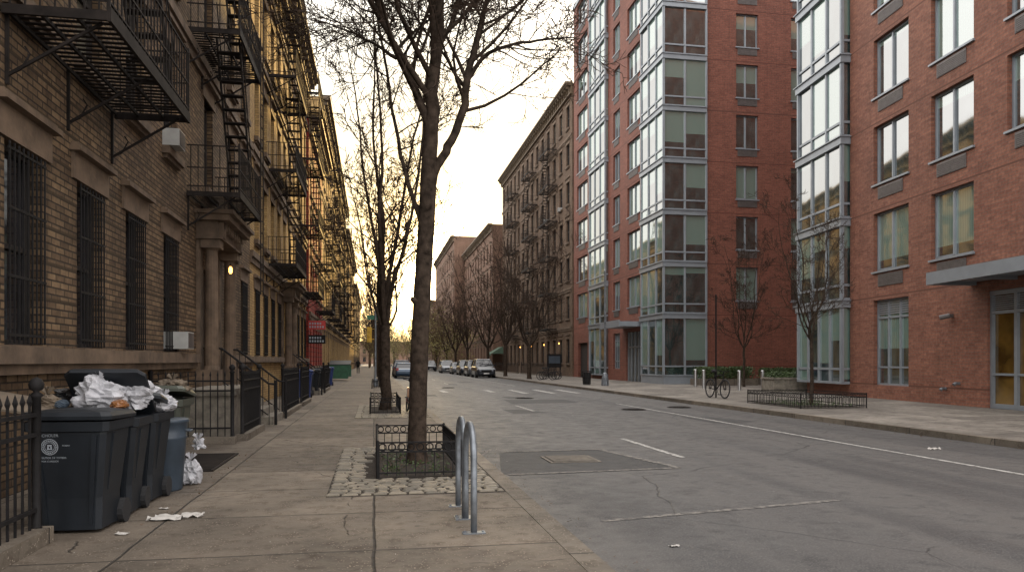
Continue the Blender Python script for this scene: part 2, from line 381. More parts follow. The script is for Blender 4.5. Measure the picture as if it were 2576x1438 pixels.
def shell(parent,P,u0,u1,n0,z1,mat,ends=(1,1)):
    mb=MB()
    if ends[0]: mb.face([P(u0,0,0),P(u0,n0,0),P(u0,n0,z1),P(u0,0,z1)],0,[(0,0),(-n0,0),(-n0,z1),(0,z1)])
    if ends[1]: mb.face([P(u1,0,0),P(u1,n0,0),P(u1,n0,z1),P(u1,0,z1)],0,[(0,0),(-n0,0),(-n0,z1),(0,z1)])
    mb.face([P(u0,n0,0),P(u1,n0,0),P(u1,n0,z1),P(u0,n0,z1)],0,[(u0,0),(u1,0),(u1,z1),(u0,z1)])
    wpart('wall',mb,[mat],parent)
    mb=MB(); mb.face([P(u0,0,z1-.02),P(u1,0,z1-.02),P(u1,n0,z1-.02),P(u0,n0,z1-.02)]); wpart('roof',mb,['roof'],parent)
WC={}
def winmesh(w,h,style):
    k=(round(w,2),round(h,2),style)
    if k in WC: return WC[k]
    d={}
    gm='gl_mod' if style in('modern','shop') else 'gl_old'
    mb=MB(); mb.face([(-w/2,0,0),(w/2,0,0),(w/2,0,h),(-w/2,0,h)],0,[(0,0),(1,0),(1,1),(0,1)]); d['glass']=mb.mesh('window',[gm])
    mb=MB(); t=.07
    mb.box(-w/2,-w/2+t,-.06,.02,0,h);mb.box(w/2-t,w/2,-.06,.02,0,h)
    mb.box(-w/2+t,w/2-t,-.06,.02,0,t);mb.box(-w/2+t,w/2-t,-.06,.02,h-t,h)
    if style=='modern':
        x=-w*.04; mb.box(x-.04,x+.04,-.075,.018,t,h-t)
        mb.box(-w/2+t,x-.04,-.04,.016,t,t+.05); mb.box(-w/2-.06,w/2+.06,-.3,-.06,-.07,0)
    elif style=='shop':
        for q in (1/3,2/3): mb.box(-w/2+w*q-.03,-w/2+w*q+.03,-.07,.018,t,h-t)
        mb.box(-w/2+t,w/2-t,-.055,.016,h*.78,h*.78+.07); mb.box(-w/2+t,w/2-t,-.055,.016,h*.2,h*.2+.07)
        for q in range(6): mb.box(-w/2+t,w/2-t,-.05,.01,h*.83+q*.085,h*.83+q*.085+.04)
    else:
        mb.box(-w/2+t,w/2-t,-.05,.018,h*.5-.03,h*.5+.03)
    d['frame']=mb.mesh('frame',['alu' if gm=='gl_mod' else 'frame_old'])
    if style in('old','oldg'):
        mb=MB(); mb.box(-w/2-.12,w/2+.12,-.34,.0,-.15,0); mb.box(-w/2-.05,w/2+.05,-.28,-.0,-.22,-.15); d['sill']=mb.mesh('sill',['stone'])
        mb=MB(); mb.box(-w/2-.2,w/2+.2,-.235,0,h,h+.36); mb.box(-w/2-.25,w/2+.25,-.34,0,h+.36,h+.43); mb.box(-w/2-.22,w/2+.22,-.29,0,h+.43,h+.48)
        d['lintel']=mb.mesh('lintel',['stone'])
    if style=='oldg':
        mb=MB()
        n=9
        for i in range(n): x=-w/2+.04+(w-.08)*i/(n-1); mb.tube([(x,-.24,.02),(x,-.24,h-.03)],.012,4)
        for z in (.1,h*.33,h*.66,h-.12): mb.box(-w/2+.01,w/2-.01,-.25,-.23,z,z+.03)
        d['window_grille']=mb.mesh('window_grille',['iron'])
    WC[k]=d; return d
def nrot(Nn): return math.atan2(Nn[1],Nn[0])+math.pi/2
def putwin(parent,P,Nn,u0,u1,z0,z1,style,rec=.2):
    d=winmesh(u1-u0,z1-z0,style); p=P((u0+u1)/2,-rec,z0); l=parent.location
    w=ob('window',d['glass'],parent,(p[0]-l.x,p[1]-l.y,p[2]-l.z),nrot(Nn))
    for k,me in d.items():
        if k!='glass': ob(k,me,w)
    return w
def cornice(parent,P,u0,u1,z,mat='cornice',h=1.0,proj=.75,step=.9):
    mb=MB(); mb.box(u0-.1,u1+.1,.002,proj,z-.22,z,T=P); mb.box(u0-.05,u1+.05,.002,proj*.8,z-.34,z-.22,T=P)
    mb.box(u0,u1,.002,.14,z-h,z-.34,T=P); mb.box(u0,u1,.002,.24,z-h-.12,z-h,T=P)
    u=u0+.3
    while u<u1-.2:
        mb.box(u,u+.16,.14,proj*.7,z-.62,z-.34,T=P); mb.box(u,u+.16,.14,proj*.4,z-.95,z-.62,T=P)
        mb.box(u+.35,u+.35+.2,.14,.2,z-.8,z-.5,T=P)
        u+=step
    wpart('cornice',mb,[mat],parent)
def tenement(label,O,D,Nn,L,H,rows,cols,mat,ww=1.0,style='old',ground=None,depth=14,belt=(5.05,),corn=True,cm='cornice',doors=()):
    P=frame(O,D,Nn); t=thing('apartment_building',label,'building',(O[0],O[1],0))
    ops=[]
    for ri,(z0,z1) in enumerate(rows):
        for c in cols:
            if ri==0 and any(abs(c-d)<1.2 for d in doors): continue
            ops.append((c-ww/2,c+ww/2,z0,z1,'oldg' if (ri==0 and ground) else style))
    dops=[(d-.62,d+.62,.9,3.7) for d in doors]
    facade(t,P,0,L,0,H,ops+dops,mat)
    shell(t,P,0,L,-depth,H,mat)
    for o in ops: putwin(t,P,Nn,*o)
    for o in dops:
        mb=MB(); mb.box(o[0],o[1],-.24,-.2,o[2],o[3],T=P); mb.box(o[0]+.15,o[1]-.15,-.2,-.17,o[2]+.2,o[2]+1.1,T=P); mb.box(o[0]+.15,o[1]-.15,-.2,-.185,o[2]+1.3,o[3]-.3,T=P)
        wpart('door',mb,['door'],t)
    for z in belt:
        mb=MB(); mb.box(0,L,.002,.12,z-.1,z+.1,T=P); mb.box(0,L,.003,.06,z-.3,z-.1,T=P); wpart('string_course',mb,['stone'],t)
    if corn: cornice(t,P,0,L,H+.1,cm)
    return t,P
def portico(t,P,u,w=1.15):
    for s in (-1,1):
        mb=MB()
        c=u+s*w
        mb.box(c-.22,c+.22,.002,.5,.9,1.3,T=P); mb.box(c-.19,c+.19,.002,.08,1.3,4.3,T=P)
        p0=P(c,.3,1.3); mb.tube([(p0[0],p0[1],1.3),(p0[0],p0[1],1.4),(p0[0],p0[1],4.05),(p0[0],p0[1],4.1)],[.19,.16,.135,.18],14)
        mb.box(c-.22,c+.22,.1,.52,4.1,4.3,T=P)
        wpart('column',mb,['stone'],t)
    mb=MB()
    for s in (-1,1): c=u+s*w; mb.box(c-.14,c+.14,.1,.6,4.34,4.7,T=P)
    mb.box(u-w-.28,u+w+.28,.002,.58,4.3,4.34,T=P); mb.box(u-w-.2,u+w+.2,.002,.48,4.34,4.72,T=P); mb.box(u-w-.35,u+w+.35,.002,.75,4.72,4.86,T=P); mb.box(u-w-.42,u+w+.42,.002,.85,4.86,4.95,T=P)
    for k in range(9): mb.box(u-w-.1+k*.28,u-w+.02+k*.28,.48,.6,4.55,4.72,T=P)
    wpart('portico',mb,['stone'],t)
def stoop(P,u,label,w=1.0,group='front stoops'):
    p=P(u,0,0); t=thing('stoop',label,'steps',(p[0],p[1],0),group=group)
    mb=MB()
    for i in range(5): mb.box(u-w,u+w,.004,.45+.24*(5-i),.002 if i==0 else .18*i,.18*(i+1),T=P)
    wpart('steps',mb,['roughstone'],t)
    for s in (-1,1):
        mb=MB()
        c=u+s*(w+.05); top=[P(c,.1,1.8),P(c,.5,1.8),P(c,1.55,.98),P(c,1.72,.95)]
        mb.tube(top,.025,6); mb.tube([(a,b,z-.75) for a,b,z in top[:3]],.015,5)
        for k in range(11):
            n=.12+k*.145; zt=1.8 if n<.5 else 1.8-(n-.5)*.78; mb.bar(P(c,n,zt-.85 if n<1.5 else 0),P(c,n,zt),.011)
        q=P(c,1.72,0); mb.tube([q,(q[0],q[1],1.05)],.035,6)
        wpart('handrail',mb,['iron'],t)
def fence(P,u0,u1,n,label,h=1.2,transverse=False,sp=.125):
    T=P
    if transverse: T=lambda u,nn,z:P(nn,u,z)
    p=T(u0,n,0); t=thing('iron_fence',label,'fence',(p[0],p[1],0),group='iron railings in front of the houses')
    mb=MB(); mb.box(u0-.06,u1+.06,n-.11,n+.11,.002,.13,T=T); wpart('base',mb,['kerb'],t)
    mb=MB()
    for z in (.28,h-.06,h*.8): mb.box(u0,u1,n-.018,n+.018,z-.015,z+.015,T=T)
    k=int((u1-u0)/sp)
    for i in range(1,k):
        u=u0+(u1-u0)*i/k; mb.bar(T(u,n,.13),T(u,n,h+.02),.012)
        a=T(u,n,0); mb.tube([(a[0],a[1],h+.02),(a[0],a[1],h+.05),(a[0],a[1],h+.12)],[.012,.022,.002],4)
    wpart('bars',mb,['iron'],t)
    for u in (u0,u1):
        mb=MB(); a=T(u,n,0); mb.tube([(a[0],a[1],z) for z in (.13,.14,h+.08,h+.1,h+.13,h+.15,h+.19,h+.23,h+.25)],[.05,.035,.035,.055,.02,.05,.06,.04,.005],8)
        wpart('post',mb,['iron'],t,True)
def fire_escape(P,u0,u1,levels,label,proj=1.1,group='black iron fire escapes',dropz=None,stairs=True,far=False):
    p=P(u0,0,levels[0]); t=thing('fire_escape',label,'fire escape',p,group=group)
    rb='rust'
    for li,z in enumerate(levels):
        mb=MB()
        for n in (.04,proj*.33,proj*.66): mb.box(u0,u1,n-.015,n+.015,z-.07,z-.021,T=P)
        for u in (u0,u1): mb.box(u-.02,u+.02,.02,proj-.012,z-.12,z-.015,T=P)
        mb.box(u0-.02,u1+.02,proj-.01,proj+.03,z-.13,z+.03,T=P)
        st=.14 if not far else .25
        k=int((u1-u0)/st)
        for i in range(k):
            u=u0+.03+i*st
            if stairs and li>0 and u0+.5<u<u1-1.2: mb.box(u,u+st*.48,.04,proj*.42,z-.02,z-.012,T=P)
            else: mb.box(u,u+st*.48,.04,proj-.02,z-.02,z-.012,T=P)
        wpart('platform',mb,[rb],t)
        mb=MB(); r=.012
        for zz in (.98,.5,.1):
            mb.tube([P(u0,.02,z+zz),P(u0,proj,z+zz),P(u1,proj,z+zz),P(u1,.02,z+zz)],r*1.4,4)
        s=.15 if not far else .3
        for i in range(int((u1-u0)/s)+1): u=u0+i*s; mb.bar(P(u,proj,z-.02),P(u,proj,z+.98),r)
        for i in range(1,int(proj/s)+1):
            for u in (u0,u1): mb.bar(P(u,i*s-.05,z-.02),P(u,i*s-.05,z+.98),r)
        for u in (u0,u1): mb.bar(P(u,proj,z-.1),P(u,proj,z+1.05),.024)
        wpart('railing',mb,[rb],t)
        for u in (u0+.12,(u0+u1)/2,u1-.12):
            mb=MB()
            mb.bar(P(u,.02,z-.75),P(u,proj-.1,z-.1),.022); mb.bar(P(u,.02,z-.85),P(u,.02,z-.05),.025)
            mb.tube([P(u,.02,z-.75),P(u,.16,z-.68),P(u,.25,z-.5),P(u,.2,z-.42)],.012,4)
            wpart('bracket',mb,[rb],t)
        if stairs and li<len(levels)-1:
            zt=levels[li+1]; mb=MB(); n0=proj*.48;n1=proj*.92; ua=u1-.5; ub=u0+.55
            if ua-ub>2.2: ub=ua-2.2
            for n in (n0,n1):
                mb.tube([P(ua,n,z),P(ub,n,zt)],.03,4); mb.tube([P(ua,n,z+.8),P(ub,n,zt+.8)],.014,4)
                for k in (.2,.5,.8): a=ua+(ub-ua)*k; b2=z+(zt-z)*k; mb.bar(P(a,n,b2),P(a,n,b2+.8),.01)
            for k in range(1,13):
                a=ua+(ub-ua)*k/13; b2=z+(zt-z)*k/13; mb.box(a-.1,a+.1,n0,n1,b2-.012,b2+.012,T=P)
            wpart('ladder',mb,[rb],t)
    if dropz:
        mb=MB()
        n=proj+.06
        for u in (u1-.15,u1+.25): mb.bar(P(u,n,dropz),P(u,n,levels[0]+6.5),.022)
        z=dropz+.1
        while z<levels[0]+3.5: mb.bar(P(u1-.15,n,z),P(u1+.25,n,z),.011); z+=.3
        wpart('drop_ladder',mb,[rb],t)
    return t
def ac_unit(P,Nn,u,z,label,n=0,s=1):
    p=P(u,n,z); t=thing('air_conditioner',label,'air conditioner',p,rz=nrot(Nn),group='window air conditioners')
    mb=MB(); mb.box(-.28,.28,-.36,.2,0,.38); lpart('casing',mb,['acw'],t)
    mb=MB(); mb.box(-.25,.25,-.366,-.361,.02,.36)
    for k in range(9): mb.box(-.24,.24,-.376,-.3655,.04+k*.036,.055+k*.036)
    lpart('louvres',mb,['ptac'],t)
    t.scale=(s,s,s)
# ------------------------------------------------------------------ LEFT SIDE
DL=(0,1);NL=(1,0)
rowsL=[(1.68,3.97)]+[(5.2+3.5*k+.45,5.2+3.5*k+2.6) for k in range(4)]
cols1=[2.6,4.7,6.8,8.9,11.0,13.3,16.9,19.9,22.1]
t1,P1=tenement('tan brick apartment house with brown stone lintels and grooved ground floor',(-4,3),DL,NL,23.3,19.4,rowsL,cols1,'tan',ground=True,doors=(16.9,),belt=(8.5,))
for a,b in ((0,15.2),(18.6,23.3)):
    mb=MB(); mb.box(a,b,.004,.2,1.47,1.66,T=P1); mb.box(a,b,.003,.12,1.35,1.47,T=P1); wpart('ledge',mb,['stone'],t1)
portico(t1,P1,16.9)
stoop(P1,16.9,'stone front steps with black iron handrails')
cols2=[1.5,3.6,5.7,7.8,9.9,12,14.1,16.2,18.3,20.2]
t2,P2=tenement('tan brick tenement tinted sunlit gold with bracketed cornice and fire escapes',(-4,26.3),DL,NL,21.3,18.3,rowsL,cols2,'tan2',ground=True,doors=(9.9,),belt=(5.05,8.6,12.1,15.6))
portico(t2,P2,9.9); stoop(P2,9.9,'stone front steps with black iron handrails')
for a,b in ((0,8.3),(11.5,21.3)):
    mb=MB(); mb.box(a,b,.004,.2,1.47,1.66,T=P2); wpart('ledge',mb,['stone'],t2)
t3,P3=tenement('red painted brick tenement with flat lower roof',(-3.85,47.65),DL,NL,12.3,16.2,[(1.2,3.6)]+[(5+3*k+.7,5+3*k+2.5) for k in range(3)],[1.5,3.8,6.1,8.4,10.7],'redp',ground=False,belt=(4.4,))
rows6=[(1.2,3.6)]+[(5.2+3.2*k+.7,5.2+3.2*k+2.6) for k in range(5)]
t4,P4=tenement('tall tan brick tenement tinted sunlit gold with deep bracketed cornice',(-4,60),DL,NL,48,21.6,rows6,[1.6+3*k for k in range(16)],'tan2',belt=(4.8,8.2,14.5))
t5,P5=tenement('plain tan brick apartment house',(-4,108.1),DL,NL,50,19.6,rows6[:5],[2+4*k for k in range(12)],'tan2',belt=(4.8,))
t6,P6=tenement('plain brown brick apartment house',(-4,158.2),DL,NL,70,17,rows6[:5],[2+5*k for k in range(14)],'brC',belt=(4.8,))
t=thing('apartment_building','taller plain brick building rising behind the tenements','building',(-19,85,0)); mb=MB(); mb.box(-24,-19,84,100,0,28); wpart('wall',mb,['brC'],t); mb=MB(); mb.box(-23,-20,86,96,28,30); wpart('roof_house',mb,['brC'],t)
lv=[5.2,8.75,12.3,15.8]
fire_escape(P1,6.2,9.9,[5.4,8.9,12.4],'black iron fire escape balcony with slatted floor on tan brick wall')
fire_escape(P1,14.6,17.6,lv,'black iron fire escape with steep ladders above the doorway',dropz=3.2)
fire_escape(P2,3.7,8.2,lv,'black iron fire escape on tan brick facade')
fire_escape(P2,15.7,20.0,lv,'black iron fire escape on tan brick facade')
fire_escape(P3,5,9,[4.9,8,11],'black iron fire escape on red painted facade',far=True)
for u in (8,19,30,41): fire_escape(P4,u,u+4.5,[5.2+3.2*k for k in range(5)],'black iron fire escape on tan brick facade',far=True)
for u in (8,28,44): fire_escape(P5,u,u+4.5,[5.2+3.2*k for k in range(4)],'black iron fire escape on tan brick facade',far=True)
ac_unit(P1,NL,13.6,1.75,'white window air conditioner in ground floor window',s=.9)
ac_unit(P1,NL,12.95,5.66,'white window air conditioner in second floor window',n=0,s=.85)
def lantern(p,label='small lit amber lantern on the wall'):
    t=thing('wall_lantern',label,'lantern',p,group='lit wall lanterns')
    mb=MB(); mb.cyl((0,0),.06,.12,.17,8,r2=.02); mb.bar((0,0,.15),(0,0,.25),.012); lpart('bracket',mb,['iron'],t)
    mb=MB(); mb.tube([(0,0,-.1),(0,0,-.05),(0,0,.06),(0,0,.12)],[.03,.055,.055,.03],8); lpart('bulb',mb,['lamp'],t,True)
    t.scale=(.8,.8,.8)
lantern((-3.5,20.0,3.75))
fence(P1,.5,3.93,1.26,'black iron fence with ball topped post on a stone base',h=1.12)
fence(P1,12.2,14.4,1.55,'black iron fence with pointed bars on stone base')
fence(P1,.05,1.45,11.75,'black iron fence across the areaway',transverse=True)
fence(P1,18.3,22.6,1.6,'black iron fence with pointed bars on stone base')
fence(P2,0.3,3.2,1.6,'black iron fence with pointed bars on stone base')
fence(P2,11.8,16,1.6,'black iron fence with pointed bars on stone base')
t=thing('stone_block','rough stone side wall of a stoop beside iron fence','stone wall',(-3.0,16.2,0))
mb=MB(); mb.box(-.42,.38,-1.2,1.0,.002,.86); mb.box(-.48,.43,-1.26,1.06,.86,.98); lpart('block',mb,['roughstone'],t)
t=thing('cellar_grate','metal cellar grate set flush in the pavement','grate',(-2.55,12,.002))
mb=MB(); mb.box(-.4,.4,-1,1,0,.02)
for k in range(18): mb.box(-.36,.36,-.95+k*.107,-.9+k*.107,.0195,.03)
lpart('grate',mb,['rust'],t)
# ------------------------------------------------------------------ wheelie bins
def bin_(loc,mat,label,lid=0,sc=1,rz=0,emblem=False,group='wheeled rubbish bins by the fence'):
    t=thing('rubbish_bin',label,'rubbish bin',loc,rz=rz,group=group)
    mb=MB()
    w0,d0,w1,d1,h=.25,.23,.33,.31,.95
    def rsec(w,d,z,c=.04): return [(-w+c,-d,z),(w-c,-d,z),(w,-d+c,z),(w,d-c,z),(w-c,d,z),(-w+c,d,z),(-w,d-c,z),(-w,-d+c,z)]
    secs=[rsec(w0,d0,.03),rsec(w0+.005,d0+.005,.3),rsec(w1-.02,d1-.02,.84),rsec(w1-.02,d1-.02,.86),rsec(w1+.01,d1+.01,.87),rsec(w1+.015,d1+.015,h)]
    b=len(mb.v)
    for q in secs: mb.v+=q
    for i in range(len(secs)-1):
        for j in range(8):
            j2=(j+1)%8; mb.f.append((b+i*8+j,b+i*8+j2,b+(i+1)*8+j2,b+(i+1)*8+j)); mb.m.append(0)
    mb.f.append(tuple(range(b,b+8))[::-1]); mb.m.append(0)
    mb.f.append(tuple(b+(len(secs)-1)*8+j for j in range(8))); mb.m.append(0)
    for sx in (-1,1):
        mb.hexa([(sx*.19,-d0-.012,.08),(sx*.16,-d0-.012,.08),(sx*.16,-d0+.02,.08),(sx*.19,-d0+.02,.08),(sx*.25,-.31,.84),(sx*.21,-.31,.84),(sx*.21,-.27,.84),(sx*.25,-.27,.84)])
        mb.hexa([(sx*.265,-.1,.35),(sx*.265,-.04,.35),(sx*.25,-.04,.35),(sx*.25,-.1,.35),(sx*.325,-.12,.84),(sx*.325,-.05,.84),(sx*.3,-.05,.84),(sx*.3,-.12,.84)])
    lpart('body',mb,[mat],t)
    mb=MB()
    lz=[rsec(.36,.345,0,.06),rsec(.365,.35,.03,.06),rsec(.34,.325,.065,.06),rsec(.2,.2,.085,.06)]
    for q in lz: mb.v+=q
    for i in range(3):
        for j in range(8):
            j2=(j+1)%8; mb.f.append((i*8+j,i*8+j2,(i+1)*8+j2,(i+1)*8+j)); mb.m.append(0)
    mb.f.append(tuple(24+j for j in range(8))); mb.m.append(0); mb.f.append(tuple(j for j in range(8))[::-1]); mb.m.append(0)
    mb.v=[(a[0],a[1]-.33,a[2]) for a in mb.v]
    o=lpart('lid',mb,[mat],t); o.location=(0,.33,h+.005); o.rotation_euler=(rad(-lid),0,0)
    mb=MB(); mb.tube([(-.2,.36,.93),(-.2,.4,.95),(.2,.4,.95),(.2,.36,.93)],.018,6); lpart('handle',mb,[mat],t)
    for sx in (-1,1):
        mb=MB(); mb.tube([(sx*.24,.24,.11),(sx*.3,.24,.11)],.11,14); lpart('wheel',mb,['rubber'],t)
    if emblem:
        mb=MB(); T=lambda x,z:(x,-.2385-(z-.3)*.102,z)
        def disc(cx,cz,r0,r1,n=28):
            for i in range(n):
                a=2*math.pi*i/n;c=2*math.pi*(i+1)/n
                pts=[(cx+r0*math.cos(a),cz+r0*math.sin(a)),(cx+r1*math.cos(a),cz+r1*math.sin(a)),(cx+r1*math.cos(c),cz+r1*math.sin(c)),(cx+r0*math.cos(c),cz+r0*math.sin(c))]
                mb.face([T(x,z) for x,z in pts])
        cx,cz=-.13,.74
        disc(cx,cz,.062,.068);disc(cx,cz,.036,.04)
        for i in range(22):
            a=2*math.pi*i/22; x=cx+.051*math.cos(a);z=cz+.051*math.sin(a); mb.face([T(x-.005,z-.005),T(x+.005,z-.005),T(x+.005,z+.005),T(x-.005,z+.005)])
        for dx,dz,w,h2 in ((0,.012,.018,.006),(-.012,-.004,.006,.008),(.012,-.004,.006,.008),(0,-.018,.02,.005)):
            mb.face([T(cx+dx-w,cz+dz-h2),T(cx+dx+w,cz+dz-h2),T(cx+dx+w,cz+dz+h2),T(cx+dx-w,cz+dz+h2)])
        lpart('printed_emblem',mb,['emb'],t)
        for tx,x,z,sz in (('SCHOLER',cx,.825,.034),('DISTRIBUTOR OF TOTERS',cx,.64,.022),('FOR CURBSIDE',cx,.612,.02),('RUBBISH',cx+.13,.745,.016)):
            cu=bpy.data.curves.new('lettering','FONT'); cu.body=tx; cu.size=sz; cu.align_x='CENTER'
            tmp=bpy.data.objects.new('tmp',cu); col.objects.link(tmp); bpy.context.view_layer.update()
            me=bpy.data.meshes.new_from_object(tmp.evaluated_get(bpy.context.evaluated_depsgraph_get())); bpy.data.objects.remove(tmp)
            me.materials.clear(); me.materials.append(M['emb'])
            ob('lettering',me,t,(x,-.2395-(z-.3)*.102,z),rot=(rad(90+5.8),0,0))
    t.scale=(sc,sc,sc)
    return t
bin_((-2.60,7.5,0),'bin','dark wheeled rubbish bin with white round emblem, lid shut',1,1.03,rz=rad(-3),emblem=True)
bin_((-2.58,8.2,0),'bin','dark wheeled rubbish bin overfull with its lid propped open',40,1.0,rz=rad(2))
bin_((-2.56,8.9,0),'bin','dark wheeled rubbish bin heaped with rubbish bags',14,1.0,rz=rad(-2))
bin_((-2.70,10.4,0),'bingreen','olive grey wheeled bin with lid half open',8,1.08)
t=thing('rubbish_bin','slate blue round plastic rubbish can without a lid','rubbish bin',(-2.42,9.55,0))
mb=MB(); mb.tube([(0,0,z) for z in (.0,.02,.6,.62,.63,.78,.79,.82,.83)],[.2,.21,.25,.265,.25,.265,.28,.285,.27],20); lpart('body',mb,['binblue'],t,True)
for s in (-1,1):
    mb=MB(); mb.tube([(s*.26,-.06,.7),(s*.31,-.05,.69),(s*.31,.05,.69),(s*.26,.06,.7)],.012,5)
    lpart('handle',mb,['binblue'],t)
for i,(x,y,m,l) in enumerate([(-2.85,32.6,'royal','blue wheeled recycling bin'),(-2.95,34.6,'bin','black wheeled bin by the fence'),(-2.75,35.6,'bin','black wheeled bin by the fence'),(-2.9,37.2,'bin','black wheeled bin by the fence'),(-2.8,45,'bin','black wheeled bin by the fence'),(-2.8,48.5,'royal','blue wheeled recycling bin')]):
    bin_((x,y,0),m,l,2,1.1,group='wheeled bins further along the pavement')
def blob(name,label,loc,size,mat,seed,amp=.25,cat='rubbish bag',knot=True,rz=0):
    t=thing(name,label,cat,loc,rz=rz)
    mb=MB(); nu,nv=30,20
    for i in range(nv+1):
        ph=math.pi*i/nv
        for j in range(nu):
            th=2*math.pi*j/nu; d=Vector((math.sin(ph)*math.cos(th),math.sin(ph)*math.sin(th),math.cos(ph)))
            n1=noise.noise(d*1.6+Vector((seed,0,0))); n2=abs(noise.noise(d*4.5+Vector((0,seed,0)))); n3=abs(noise.noise(d*10+Vector((0,0,seed))))
            r=1+amp*n1*1.7-amp*n2*1.7-amp*.8*n3
            q=Vector((d.x*r*size[0],d.y*r*size[1],max(-.8,d.z*r)*size[2])); mb.v.append((q.x,q.y,q.z+size[2]*.8))
    for i in range(nv):
        for j in range(nu):
            j2=(j+1)%nu; mb.f.append((i*nu+j,(i+1)*nu+j,(i+1)*nu+j2,i*nu+j2)); mb.m.append(0)
    lpart('bag_body' if knot else 'body',mb,[mat],t,False)
    if knot:
        mb=MB(); z=size[2]*1.6
        for k in range(7):
            a=k*.9+seed; mb.face([(0,0,z),(.05*math.cos(a),.05*math.sin(a),z+.09),(.07*math.cos(a+.6),.07*math.sin(a+.6),z+.06)])
        lpart('knot',mb,[mat],t)
    return t
blob('rubbish_bag','white plastic bag bulging on top of the bins',(-2.62,8.05,1.0),(.27,.24,.2),'bag',1.3)
blob('rubbish_bag','white plastic bag bulging on top of the bins',(-2.38,8.3,1.02),(.22,.2,.18),'bag',14.1)
blob('rubbish_bag','white plastic bag bulging on top of the bins',(-2.5,8.85,1.02),(.24,.2,.14),'bag',4.1)
blob('rubbish_bag','white plastic bag spilling over a bin rim',(-2.28,9.0,.95),(.16,.2,.1),'bag',8.1)
blob('rubbish_bag','crumpled black bag among the rubbish',(-3.0,8.5,1.0),(.28,.26,.14),'bagblk',2.2)
blob('rubbish_bag','crumpled black bag among the rubbish',(-2.5,9.3,.9),(.22,.2,.16),'bagblk',12.2)
blob('paper_bag','crumpled brown paper bag on top of a bin',(-2.5,10.3,1.1),(.24,.2,.1),'card',6.2,cat='paper bag')
blob('paper_bag','crumpled brown paper bag wedged behind the bins',(-3.05,7.95,1.02),(.16,.14,.1),'card',16.2,cat='paper bag')
blob('plastic_container','amber plastic container lying on the bin lid',(-2.38,7.85,1.05),(.08,.11,.05),'amber',5.5,.1,'container',False)
blob('plastic_bottle','crushed blue plastic bottle on the bin lid',(-2.88,7.85,1.06),(.05,.12,.045),'binblue',3.5,.12,'bottle',False)
blob('rubbish_bag','white plastic rubbish bag standing on the pavement',(-2.19,9.9,.0),(.13,.14,.19),'bag',9.4)
blob('rubbish_bag','grey wire and plastic rubbish hanging beside a can',(-2.26,10.6,.35),(.10,.1,.08),'bag',2.7,.5)
t=thing('board','weathered brown board propped behind the bins','board',(-3.25,7.75,1.08),rot=(rad(5),rad(10),rad(4)))
mb=MB(); mb.hexa([(-.6,-.3,0),(.35,-.25,.0),(.4,.4,.02),(-.6,.45,.03),(-.6,-.3,.02),(.35,-.25,.02),(.4,.4,.04),(-.6,.45,.05)]); lpart('sheet',mb,['card'],t)
t=thing('dumpster','green steel dumpster with sloping lid','dumpster',(-2.6,62,0))
mb=MB(); mb.hexa([(-.6,-1,.15),(.6,-1,.15),(.6,1,.15),(-.6,1,.15),(-.8,-1.1,1.2),(.8,-1.1,1.2),(.8,1.1,1.5),(-.8,1.1,1.5)]); mb.box(-.85,.85,-.1,.1,.3,1.2); lpart('body',mb,['green'],t)
mb=MB(); mb.hexa([(-.82,-1.12,1.21),(.82,-1.12,1.21),(.82,1.12,1.51),(-.82,1.12,1.51),(-.82,-1.12,1.27),(.82,-1.12,1.27),(.82,1.12,1.57),(-.82,1.12,1.57)]); lpart('lid',mb,['bin'],t)
for z0,m,l in ((3.6,'red','red and white shop sign projecting from the wall'),(2.75,'iron','black and white shop sign projecting from the wall')):
    t=thing('shop_sign',l,'sign',(-3.35,47.3,z0))
    mb=MB(); mb.box(-.5,.5,-.05,.05,-.2,.32); lpart('board',mb,[m],t)
    mb=MB()
    for z,n in ((.15,5),(-.05,6)):
        for k in range(n): mb.box(-.44+k*.15,-.35+k*.15,-.062,-.052,z-.06,z+.06)
    lpart('lettering',mb,['emb'],t)
# ------------------------------------------------------------------ cobbles
mb=MB(); y=8.72; G1=(.05,1.15,9.95,12.6)
while y<13.35:
    h=R.uniform(.1,.135); x=-.5+R.uniform(-.04,0)
    while x<1.44:
        w=R.uniform(.14,.24)
        if x+w>1.49: w=1.49-x
        if not (x+w>G1[0]-.02 and x<G1[1]+.02 and y+h>G1[2] and y<G1[3]) and w>.05:
            g=.013; z0=-.03;z1=.014+R.uniform(0,.016); tx=R.uniform(-.006,.006)
            a,b,c,d=x+g,x+w-g,y+g+R.uniform(-.006,.006),y+h-g; e=.02
            i=len(mb.v)
            mb.v+=[(a,c,z0),(b,c,z0),(b,d,z0),(a,d,z0),(a,c,z1-.014),(b,c,z1-.014),(b,d,z1-.014),(a,d,z1-.014),(a+e,c+e,z1),(b-e,c+e,z1+tx),(b-e,d-e,z1+tx),(a+e,d-e,z1)]
            for f in ((0,1,5,4),(1,2,6,5),(2,3,7,6),(3,0,4,7),(4,5,9,8),(5,6,10,9),(6,7,11,10),(7,4,8,11),(8,9,10,11)): mb.f.append(tuple(i+k for k in f)); mb.m.append(0)
        x+=w
    y+=h
struct('cobble_paving',mb,['cob'])
sheet('cobble_bed',[(-.52,8.7),(1.498,8.7),(1.498,13.4),(-.52,13.4)],.004,'soil')
sheet('cobble_bed',[(-.5,20.5),(1.49,20.5),(1.49,26.5),(-.5,26.5)],.004,'soil')
mb=MB(); y=20.5
while y<26.4:
    x=-.5
    while x<1.3:
        w=R.uniform(.16,.24)
        if not(-.12<x+w/2<.75 and 22<y<25.6): mb.box(x+.012,x+w-.012,y+.012,y+.12,-.02,.02)
        x+=w
    y+=.13
struct('cobble_paving',mb,['cob'])
